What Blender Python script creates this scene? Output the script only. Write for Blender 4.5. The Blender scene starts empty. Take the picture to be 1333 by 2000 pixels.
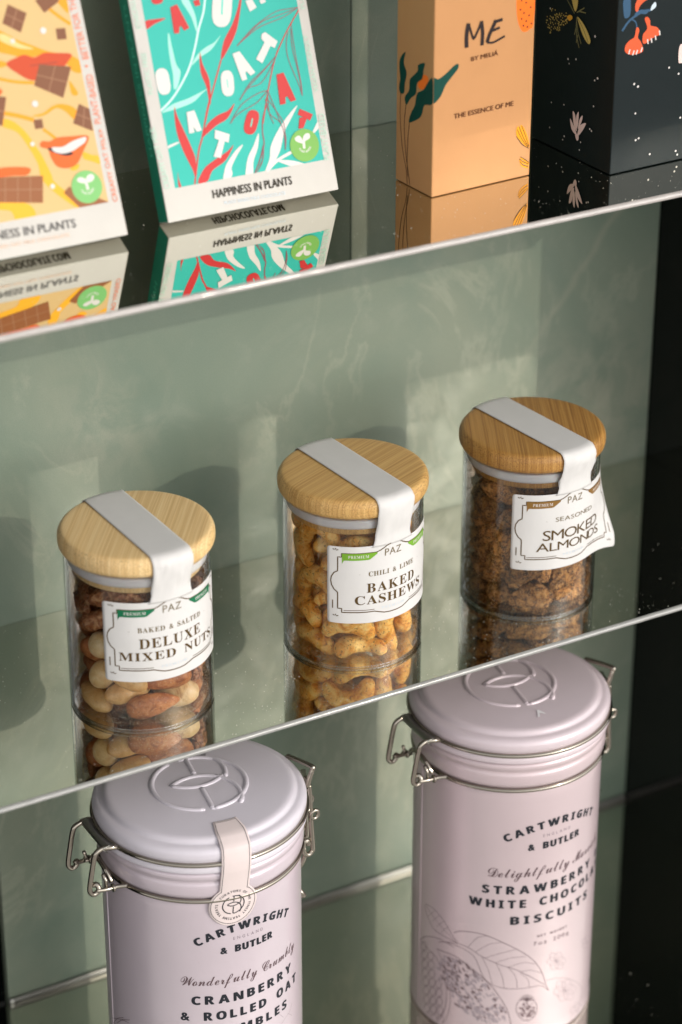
import bpy, bmesh, math, random
import numpy as np
from mathutils import Vector, Matrix, Quaternion, noise
from mathutils.geometry import tessellate_polygon
sc = bpy.context.scene
COL = sc.collection
rad = math.radians
# ------------------------------------------------------------------ camera
cam = bpy.data.cameras.new('camera'); co = bpy.data.objects.new('camera', cam); COL.objects.link(co); sc.camera = co
Rm = Matrix(((0.8693, -0.4942, 0.0008), (-0.2264, -0.3998, -0.8882), (0.4393, 0.772, -0.4594)))
rx = Rm[0].normalized(); fw = Rm[2].normalized(); rx = (rx - fw * rx.dot(fw)).normalized(); up = rx.cross(fw)
M = Matrix((rx, up, -fw)).transposed().to_4x4(); M.translation = (-.5008, -1.2412, .7554); co.matrix_world = M
cam.sensor_fit = 'VERTICAL'; cam.sensor_height = 36; cam.lens = 5083.98 / 2000 * 36
cam.clip_start = .05; cam.clip_end = 100
cam.dof.use_dof = True; cam.dof.focus_distance = 1.455; cam.dof.aperture_fstop = 5.0
# ------------------------------------------------------------------ light
AZ, EL = rad(28.6), rad(25.3)
world = bpy.data.worlds.new('World'); sc.world = world; world.use_nodes = True
wn = world.node_tree; bg = wn.nodes['Background']
sky = wn.nodes.new('ShaderNodeTexSky'); sky.sky_type = 'NISHITA'; sky.sun_disc = False
sky.sun_elevation = EL; sky.sun_rotation = math.pi - AZ
hs = wn.nodes.new('ShaderNodeHueSaturation'); hs.inputs['Saturation'].default_value = .08
wn.links.new(sky.outputs[0], hs.inputs['Color']); wn.links.new(hs.outputs[0], bg.inputs[0]); bg.inputs[1].default_value = .2
sun = bpy.data.lights.new('sun', 'SUN'); sun.energy = .72; sun.angle = rad(.6); sun.color = (1, .91, .77)
so = bpy.data.objects.new('sun', sun); COL.objects.link(so)
sd = Vector((-math.sin(AZ) * math.cos(EL), math.cos(AZ) * math.cos(EL), -math.sin(EL)))
so.rotation_euler = sd.to_track_quat('-Z', 'Y').to_euler()
sc.view_settings.view_transform = 'Standard'; sc.view_settings.look = 'None'
sc.view_settings.gamma = 1; sc.view_settings.exposure = 0.4
cy = sc.cycles
cy.use_guiding = True; cy.use_surface_guiding = True; cy.caustics_reflective = True; cy.caustics_refractive = False
cy.blur_glossy = .3; cy.sample_clamp_indirect = 12; cy.sample_clamp_direct = 0
cy.max_bounces = 12; cy.transparent_max_bounces = 24; cy.glossy_bounces = 8; cy.transmission_bounces = 8; cy.diffuse_bounces = 4
cy.use_adaptive_sampling = False; cy.use_denoising = True
# ------------------------------------------------------------------ materials
MATS = {}
def mat(name, col, rough=.5, metal=0, coat=0, **k):
    if name in MATS: return MATS[name]
    m = bpy.data.materials.new(name); m.use_nodes = True; b = m.node_tree.nodes['Principled BSDF']
    b.inputs['Base Color'].default_value = (*col, 1); b.inputs['Roughness'].default_value = rough; b.inputs['Metallic'].default_value = metal
    b.inputs['Coat Weight'].default_value = coat; b.inputs['Coat Roughness'].default_value = k.get('coat_rough', .08)
    b.inputs['Specular IOR Level'].default_value = k.get('spec', .5)
    if 'sss' in k:
        b.inputs['Subsurface Weight'].default_value = k['sss']; b.inputs['Subsurface Radius'].default_value = (.004, .002, .001); b.inputs['Subsurface Scale'].default_value = 1
    MATS[name] = m; return m
class NT:
    def __init__(s, m): s.t = m.node_tree; s.b = s.t.nodes['Principled BSDF']
    def n(s, typ, **k):
        x = s.t.nodes.new('ShaderNode' + typ)
        for a, v in k.items():
            if a.startswith('_'): setattr(x, a[1:], v)
        return x
    def l(s, a, b): s.t.links.new(a, b)
    def noise(s, vec, scale, detail=4, rough=.55, dist=0):
        x = s.n('TexNoise'); x.inputs['Scale'].default_value = scale; x.inputs['Detail'].default_value = detail
        x.inputs['Roughness'].default_value = rough; x.inputs['Distortion'].default_value = dist
        if vec is not None: s.l(vec, x.inputs['Vector'])
        return x.outputs['Fac']
    def ramp(s, f, stops, mode='LINEAR'):
        x = s.n('ValToRGB'); x.color_ramp.interpolation = mode
        e = x.color_ramp.elements
        while len(e) > 1: e.remove(e[-1])
        for i, (p, c) in enumerate(stops):
            c = (c, c, c, 1) if not isinstance(c, tuple) else (*c, 1)
            if i == 0: e[0].position = p; e[0].color = c
            else: q = e.new(p); q.color = c
        s.l(f, x.inputs[0]); return x.outputs[0]
    def mix(s, f, a, b, mode='MIX'):
        x = s.n('Mix', _data_type='RGBA', _blend_type=mode)
        for v, i in ((f, 0), (a, 6), (b, 7)):
            if isinstance(v, (int, float)): x.inputs[i].default_value = v if i == 0 else (v, v, v, 1)
            elif isinstance(v, tuple): x.inputs[i].default_value = (*v, 1)
            else: s.l(v, x.inputs[i])
        return x.outputs[2]
    def map(s, vec, scale=(1, 1, 1), rot=(0, 0, 0)):
        x = s.n('Mapping'); x.inputs['Scale'].default_value = scale; x.inputs['Rotation'].default_value = rot; s.l(vec, x.inputs[0]); return x.outputs[0]
    def bump(s, h, dist, strength=1, chain=None):
        x = s.n('Bump'); x.inputs['Distance'].default_value = dist; x.inputs['Strength'].default_value = strength; s.l(h, x.inputs['Height'])
        if chain is not None: s.l(chain, x.inputs['Normal'])
        return x.outputs[0]
    def obj(s): return s.n('TexCoord').outputs['Object']
    def geo(s): return s.n('NewGeometry').outputs['Position']
    def rnd(s): return s.n('ObjectInfo').outputs['Random']
def M_marble(name, tint=.9):
    m = mat(name, (.3, .35, .28), .38, spec=.45); t = NT(m); p = t.geo()
    f1 = t.noise(p, 5.5, 6, .6, .8); f2 = t.noise(p, 26, 5, .6, .6); f3 = t.noise(t.map(p, (1, 1, .55), (0, .5, 0)), 10, 7, .62, 1.6); f4 = t.noise(p, 1400, 2)
    a = t.ramp(f1, [(.33, (.165 * tint, .220 * tint, .168 * tint)), (.5, (.208 * tint, .252 * tint, .190 * tint)), (.68, (.248 * tint, .280 * tint, .208 * tint))])
    cloud = t.ramp(f2, [(.56, 0.0), (.78, .35)])
    a = t.mix(cloud, a, (.33 * tint, .35 * tint, .27 * tint))
    v = t.ramp(f3, [(.47, 0.0), (.5, .36), (.53, 0.0)])
    vm = t.ramp(f1, [(.46, 0.0), (.6, 1.0)])
    vv = t.mix(1.0, v, vm, 'MULTIPLY')
    a = t.mix(vv, a, (.40 * tint, .41 * tint, .31 * tint))
    # cream clouds and one long pale vein where this slab has them
    for (cx, cz, R_, st) in ((.385, .035, .085, .75), (.052, .118, .05, .45), (.115, .205, .035, .4)):
        vd = t.n('VectorMath', _operation='DISTANCE'); t.l(p, vd.inputs[0]); vd.inputs[1].default_value = (cx, 0, cz)
        mk = t.mix(1.0, t.ramp(vd.outputs['Value'], [(0.0, 1.0), (R_, 0.0)]), t.ramp(t.noise(p, 30, 6, .65, 1.2), [(.44, 0.0), (.58, st)]), 'MULTIPLY')
        a = t.mix(mk, a, (.36 * tint, .355 * tint, .27 * tint))
    sx = t.n('SeparateXYZ'); wob = t.noise(p, 22, 3, .5); t.l(p, sx.inputs[0])
    ln = t.n('Math', _operation='MULTIPLY_ADD'); t.l(sx.outputs[0], ln.inputs[0]); ln.inputs[1].default_value = 1.31; ln.inputs[2].default_value = -.353
    df = t.n('Math', _operation='SUBTRACT'); t.l(sx.outputs[2], df.inputs[0]); t.l(ln.outputs[0], df.inputs[1])
    ad = t.n('Math', _operation='MULTIPLY_ADD'); t.l(wob, ad.inputs[0]); ad.inputs[1].default_value = .03; t.l(df.outputs[0], ad.inputs[2])
    vv = t.mix(1.0, t.ramp(ad.outputs[0], [(.008, 0.0), (.015, .4), (.022, 0.0)]), t.ramp(sx.outputs[0], [(.32, 0.0), (.36, 1.0)]), 'MULTIPLY')
    a = t.mix(vv, a, (.36 * tint, .36 * tint, .27 * tint))
    g = t.ramp(f4, [(.3, .93), (.7, 1.07)])
    a = t.mix(1.0, a, g, 'MULTIPLY')
    t.l(a, t.b.inputs['Base Color'])
    t.l(t.ramp(f2, [(.3, .3), (.7, .5)]), t.b.inputs['Roughness'])
    t.l(t.bump(f2, .0004, .25), t.b.inputs['Normal']); return m
def M_mirror():
    m = mat('mirror_glass', (.74, .735, .655), .012, 1); t = NT(m); p = t.geo()
    sm = t.noise(p, 16, 5, .6, 1.0); t.l(t.ramp(sm, [(.4, .012), (.75, .035)]), t.b.inputs['Roughness'])
    return m
def M_bamboo(name, dark, mid, light, fine=1.0):
    m = mat(name, mid, .42, spec=.4); t = NT(m); p = t.obj()
    s1 = t.noise(t.map(p, (850 * fine, 3.5, 16)), 1, 3, .6); s2 = t.noise(t.map(p, (1700 * fine, 22, 60)), 1, 2, .6); s3 = t.noise(t.map(p, (110, 3, 3)), 1, 2)
    c = t.ramp(s1, [(.32, dark), (.45, mid), (.66, light)])
    c = t.mix(t.ramp(s2, [(.36, .55), (.5, 0.0)]), c, dark)
    c = t.mix(t.ramp(s3, [(.35, .2), (.65, 0.0)]), c, tuple(x * .8 for x in mid))
    # end grain shows as fine specks on the rim
    e = t.noise(t.map(p, (1500, 260, 1500)), 1, 1); nrm = t.n('NewGeometry').outputs['Normal']
    sep = t.n('SeparateXYZ'); t.l(nrm, sep.inputs[0])
    rim = t.ramp(sep.outputs[2], [(.75, 1.0), (.97, 0.0)])
    spk = t.mix(1.0, t.ramp(e, [(.38, .5), (.46, 0.0)]), rim, 'MULTIPLY')
    c = t.mix(spk, c, tuple(x * .55 for x in dark))
    t.l(c, t.b.inputs['Base Color']); t.l(t.bump(s2, .0001, .4), t.b.inputs['Normal']); return m
def M_nut(name, stops, scale=170, bump=.0006, bscale=500, rough=.45, speck=None, sss=.08, dist=1.0, coords='o', var=.35):
    m = mat(name, stops[1][1], rough, sss=sss); t = NT(m); p = t.obj()
    r = t.rnd(); add = t.n('VectorMath', _operation='ADD'); cm = t.n('CombineXYZ')
    mm = t.n('Math', _operation='MULTIPLY'); t.l(r, mm.inputs[0]); mm.inputs[1].default_value = 3.7; t.l(mm.outputs[0], cm.inputs[0]); t.l(mm.outputs[0], cm.inputs[2])
    t.l(p, add.inputs[0]); t.l(cm.outputs[0], add.inputs[1]); p = add.outputs[0]
    f = t.noise(p, scale, 5, .65, dist); c = t.ramp(f, stops)
    if speck:
        sp = t.noise(p, speck[0], 2, .5); c = t.mix(t.ramp(sp, [(speck[2], speck[3] if len(speck) > 3 else .85), (speck[2] + .07, 0.0)]), c, speck[1])
    v = t.ramp(r, [(0, 1 - var), (1, 1 + var * .55)])
    c = t.mix(1.0, c, v, 'MULTIPLY')
    t.l(c, t.b.inputs['Base Color']); h = t.noise(p, bscale, 4, .65); t.l(t.bump(h, bump, .9), t.b.inputs['Normal']); return m
def M_glass(name='jar_glass', k=1.5, amt=.9, clear=False):
    m = bpy.data.materials.new(name); m.use_nodes = True; t = m.node_tree; t.nodes.clear()
    o = t.nodes.new('ShaderNodeOutputMaterial'); tr = t.nodes.new('ShaderNodeBsdfTransparent'); gl = t.nodes.new('ShaderNodeBsdfGlossy')
    gl.inputs['Roughness'].default_value = .02; gl.inputs['Color'].default_value = (1, 1, 1, 1)
    mx = t.nodes.new('ShaderNodeMixShader'); fr = t.nodes.new('ShaderNodeFresnel'); fr.inputs[0].default_value = k
    lw = t.nodes.new('ShaderNodeLayerWeight'); lw.inputs[0].default_value = .5; rp = t.nodes.new('ShaderNodeValToRGB')
    e = rp.color_ramp.elements; e[0].position = 0; e[0].color = (.985, .992, .987, 1); e[1].position = 1; e[1].color = (.70, .76, .72, 1)
    q = e.new(.7); q.color = (.97, .98, .97, 1); q = e.new(.9); q.color = (.90, .93, .91, 1)
    # the pane's own path length grows towards grazing: absorption, not shading
    gm = t.nodes.new('ShaderNodeNewGeometry'); mth = t.nodes.new('ShaderNodeMath'); mth.operation = 'MULTIPLY'
    t.links.new(lw.outputs['Facing'], rp.inputs[0]); 
    if not clear: t.links.new(rp.outputs[0], tr.inputs[0])
    mth.inputs[1].default_value = amt; t.links.new(fr.outputs[0], mth.inputs[0]); mth.use_clamp = True
    t.links.new(mth.outputs[0], mx.inputs[0]); t.links.new(tr.outputs[0], mx.inputs[1]); t.links.new(gl.outputs[0], mx.inputs[2]); t.links.new(mx.outputs[0], o.inputs[0])
    MATS[name] = m; return m
def M_paint(name, col, rough=.32, coat=.6, metal=.22):
    m = mat(name, col, rough, metal=metal, coat=coat, coat_rough=.16); t = NT(m); p = t.obj()
    f = t.noise(p, 900, 2, .5); g = t.noise(p, 9, 3, .5)
    c = t.mix(t.ramp(g, [(.3, 0.0), (.7, 1.0)]), tuple(x * .95 for x in col), tuple(min(1, x * 1.04) for x in col)); t.l(c, t.b.inputs['Base Color'])
    lf = t.noise(p, 38, 2, .5, .3); t.l(t.bump(f, .00003, .35, t.bump(lf, .0012, .22)), t.b.inputs['Normal'])
    sc_ = t.noise(p, 300, 5, .8, 2); t.l(t.ramp(sc_, [(.3, rough * .85), (.7, rough * 1.2)]), t.b.inputs['Roughness']); return m
def M_paper(name, col, rough=.6, sheen=0):
    m = mat(name, col, rough, spec=.2); t = NT(m); p = t.geo(); f = t.noise(p, 1100, 4, .65); g = t.noise(p, 60, 3, .5)
    c = t.mix(t.ramp(g, [(.3, 0.0), (.7, 1.0)]), tuple(x * .965 for x in col), col); t.l(c, t.b.inputs['Base Color'])
    t.l(t.bump(f, .00008, .5, t.bump(g, .0006, .3)), t.b.inputs['Normal']); return m
PC = dict(mint=(.33, .66, .55), mint2=(.42, .62, .5), pale=(.55, .76, .68), red=(.50, .03, .03), maroon=(.24, .10, .11), white=(.62, .58, .55), teal=(.06, .56, .44),
    green=(.17, .38, .08), green2=(.18, .44, .14), ink=(.045, .035, .02), palegrey=(.52, .60, .66), grey=(.22, .21, .2), amber=(.76, .29, .005), gold=(.80, .38, .02), yel=(.7, .5, .2),
    brown=(.19, .07, .03), brown2=(.34, .17, .09), brown3=(.26, .09, .03), lip=(.50, .055, .012), lip2=(.35, .05, .02), lip3=(.75, .20, .10), orange=(.70, .11, .012), dark=(.022, .014, .014), dorange=(.84, .16, .015),
    peachtxt=(.75, .5, .36), fern=(.003, .05, .036), darkbrown=(.03, .012, .006), darkgreen=(.003, .03, .028), amber2=(.72, .37, .04), pgold=(.55, .42, .12), olive=(.20, .19, .08), black=(.01, .014, .014), petal=(.72, .55, .5),
    blue=(.035, .085, .15), coral=(.66, .10, .035), sepia=(.11, .07, .075), sepia2=(.17, .115, .12), sepia3=(.33, .27, .29), tinblack=(.02, .022, .028), tingrey=(.22, .18, .2),
    goldink=(.115, .07, .025), goldpale=(.20, .155, .085), brown4=(.20, .105, .035), gr1=(.008, .14, .06), gr2=(.16, .34, .03), gr3=(.22, .115, .03), hipgreen=(.01, .25, .17))
def pmat(c): return mat('print_' + c, PC[c], .3 if c in ('goldink', 'goldpale') else .45, metal=.35 if c in ('goldink', 'goldpale') else 0, spec=.18)
# ------------------------------------------------------------------ helpers
def new(name, V, F, m, parent=None, smooth=True, loc=None, matrix=None):
    me = bpy.data.meshes.new(name); me.from_pydata([tuple(v) for v in V], [], F); me.update()
    if m is not None: me.materials.append(m)
    if smooth: me.polygons.foreach_set('use_smooth', [True] * len(me.polygons))
    o = bpy.data.objects.new(name, me); COL.objects.link(o)
    if parent is not None: o.parent = parent
    if loc: o.location = loc
    return o
def tag(o, label=None, cat=None, group=None, kind=None):
    if label: o['label'] = label
    if cat: o['category'] = cat
    if group: o['group'] = group
    if kind: o['kind'] = kind
    return o
def thing(name, label, cat, loc, rz=0, group=None):
    o = bpy.data.objects.new(name, None); COL.objects.link(o); o.location = loc; o.rotation_euler = (0, 0, rz); o.empty_display_size = .02
    return tag(o, label, cat, group)
def box_mesh(a, b):
    x0, y0, z0 = a; x1, y1, z1 = b
    V = [(x0, y0, z0), (x1, y0, z0), (x1, y1, z0), (x0, y1, z0), (x0, y0, z1), (x1, y0, z1), (x1, y1, z1), (x0, y1, z1)]
    return V, [(0, 3, 2, 1), (4, 5, 6, 7), (0, 1, 5, 4), (1, 2, 6, 5), (2, 3, 7, 6), (3, 0, 4, 7)]
def bevel(o, w, n=2):
    b = o.modifiers.new('bevel', 'BEVEL'); b.width = w; b.segments = n; b.limit_method = 'ANGLE'; b.angle_limit = rad(40); return o
def lathe(prof, n=96, close=False):
    V = []; F = []
    for r, z in prof:
        for i in range(n):
            a = 2 * math.pi * i / n; V.append((r * math.sin(a), -r * math.cos(a), z))
    m = len(prof)
    for j in range(m if close else m - 1):
        k = (j + 1) % m
        for i in range(n): F.append((j * n + i, j * n + (i + 1) % n, k * n + (i + 1) % n, k * n + i))
    return V, F
def smoothprof(P, it=2):
    for _ in range(it):
        Q = [P[0]]
        for a, b in zip(P[:-1], P[1:]):
            Q += [(a[0] * .75 + b[0] * .25, a[1] * .75 + b[1] * .25), (a[0] * .25 + b[0] * .75, a[1] * .25 + b[1] * .75)]
        P = Q + [P[-1]]
    return P
def catmull(P, closed, n=4):
    out = []; N = len(P)
    if N < 3: return list(P)
    rng = range(N) if closed else range(N - 1)
    for i in rng:
        p1 = P[i]; p2 = P[(i + 1) % N]
        p0 = P[i - 1] if (closed or i > 0) else p1; p3 = P[(i + 2) % N] if (closed or i + 2 < N) else p2
        for k in range(n):
            t = k / n
            out.append(tuple(.5 * (2 * b + (c - a) * t + (2 * a - 5 * b + 4 * c - d) * t * t + (3 * b - a - 3 * c + d) * t ** 3) for a, b, c, d in zip(p0, p1, p2, p3)))
    if not closed: out.append(P[-1])
    return out
def tube(path, r, n=10, closed=False):
    P = [Vector(p) for p in path]; N = len(P); V = []; F = []; prev = None
    for i in range(N):
        if closed: T = (P[(i + 1) % N] - P[i - 1]).normalized()
        else: T = (P[min(i + 1, N - 1)] - P[max(i - 1, 0)]).normalized()
        if prev is None: nrm = T.orthogonal().normalized()
        else: nrm = (prev - T * prev.dot(T)).normalized()
        prev = nrm; b = T.cross(nrm)
        for j in range(n):
            a = 2 * math.pi * j / n; V.append(tuple(P[i] + (nrm * math.cos(a) + b * math.sin(a)) * r))
    for i in range(N if closed else N - 1):
        k = (i + 1) % N
        for j in range(n): F.append((i * n + j, i * n + (j + 1) % n, k * n + (j + 1) % n, k * n + j))
    if not closed: F.append(tuple(range(n))[::-1]); F.append(tuple((N - 1) * n + j for j in range(n)))
    return V, F
def merge(L):
    V = []; F = []
    for v, f in L:
        k = len(V); V += [tuple(x) for x in v]; F += [tuple(i + k for i in q) for q in f]
    return V, F
# ---- flat print: 2-D shapes in millimetres, then laid on a surface by a mapping function
_T = {}
def text2d(s, style='sans'):
    key = (s, style)
    if key in _T: return _T[key]
    if style == 'serif': s = ''.join(chr(0x1D400 + ord(c) - 65) if 'A' <= c <= 'Z' else c for c in s)
    if style == 'bold': s = ''.join(chr(0x1D5D4 + ord(c) - 65) if 'A' <= c <= 'Z' else c for c in s)
    if style == 'thin': s = ''.join(chr(0x1D5A0 + ord(c) - 65) if 'A' <= c <= 'Z' else c for c in s)
    if style == 'script': s = ''.join(chr(0x1D4D0 + ord(c) - 65) if 'A' <= c <= 'Z' else (chr(0x1D4EA + ord(c) - 97) if 'a' <= c <= 'z' else c) for c in s)
    cu = bpy.data.curves.new('glyphs', 'FONT'); cu.body = s; cu.size = 1; cu.resolution_u = 3
    if style in ('spaced',): cu.space_character = 1.25
    o = bpy.data.objects.new('glyphs', cu); COL.objects.link(o)
    dg = bpy.context.evaluated_depsgraph_get(); me = o.evaluated_get(dg).to_mesh()
    V = [(v.co.x, v.co.y) for v in me.vertices]; F = [tuple(p.vertices) for p in me.polygons]
    o.evaluated_get(dg).to_mesh_clear(); bpy.data.objects.remove(o); bpy.data.curves.remove(cu)
    _T[key] = (V, F); return _T[key]
def text_fit(s, style, x0, x1, base, cap, spread=0):
    """glyph outlines scaled to run from x0 to x1 with capital height cap; spread widens the gaps between letters"""
    if spread:
        L = []; x = 0; sizes = []
        Hc = max(v[1] for v in text2d('H', style)[0])
        tot = []
        for c in s:
            if c == ' ': tot.append((None, .42)); continue
            V, F = text2d(c, style); a = min(v[0] for v in V); b = max(v[0] for v in V); tot.append(((V, F, a), b - a))
        W = sum(t[1] for t in tot) + spread * (len(s) - 1)
        for g, w in tot:
            if g: L.append(([((v[0] - g[2] + x), v[1]) for v in g[0]], g[1]))
            x += w + spread
        V, F = merge(L); k = (x1 - x0) / W
        return [(x0 + v[0] * k, base + v[1] / Hc * cap) for v in V], F
    V, F = text2d(s, style); Hc = max(v[1] for v in text2d('H', style)[0])
    a = min(v[0] for v in V); b = max(v[0] for v in V)
    return [(x0 + (v[0] - a) / (b - a) * (x1 - x0), base + v[1] / Hc * cap) for v in V], F
def heavy(T, w):
    V, F = T; return merge([([(v[0] + dx, v[1] + dy) for v in V], F) for dx, dy in ((-w, 0), (w, 0), (0, w * .45), (0, -w * .45))])
def ribbon(P, w, closed=False):
    n = len(P); V = []; F = []
    for i in range(n):
        a = P[i - 1] if (i or closed) else P[0]; b = P[(i + 1) % n] if (i < n - 1 or closed) else P[-1]
        dx, dy = b[0] - a[0], b[1] - a[1]; L = math.hypot(dx, dy) or 1; nx, ny = -dy / L * w / 2, dx / L * w / 2
        V += [(P[i][0] + nx, P[i][1] + ny), (P[i][0] - nx, P[i][1] - ny)]
    for i in range(n if closed else n - 1):
        k = (i + 1) % n; F.append((2 * i, 2 * i + 1, 2 * k + 1, 2 * k))
    return V, F
def poly2d(P):
    return list(P), [tuple(t) for t in tessellate_polygon([[Vector((p[0], p[1], 0)) for p in P]])]
def dense(P, step):
    out = []
    for a, b in zip(P[:-1], P[1:]):
        n = max(1, int(math.hypot(b[0] - a[0], b[1] - a[1]) / step))
        for i in range(n): out.append((a[0] + (b[0] - a[0]) * i / n, a[1] + (b[1] - a[1]) * i / n))
    return out + [P[-1]]
def warp(V, f): return [f(v[0], v[1]) for v in V]
def clipped(P, u0, u1, v0=None, v1=None):
    return [(min(max(p[0], u0), u1), p[1] if v0 is None else min(max(p[1], v0), v1)) for p in P]
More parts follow.
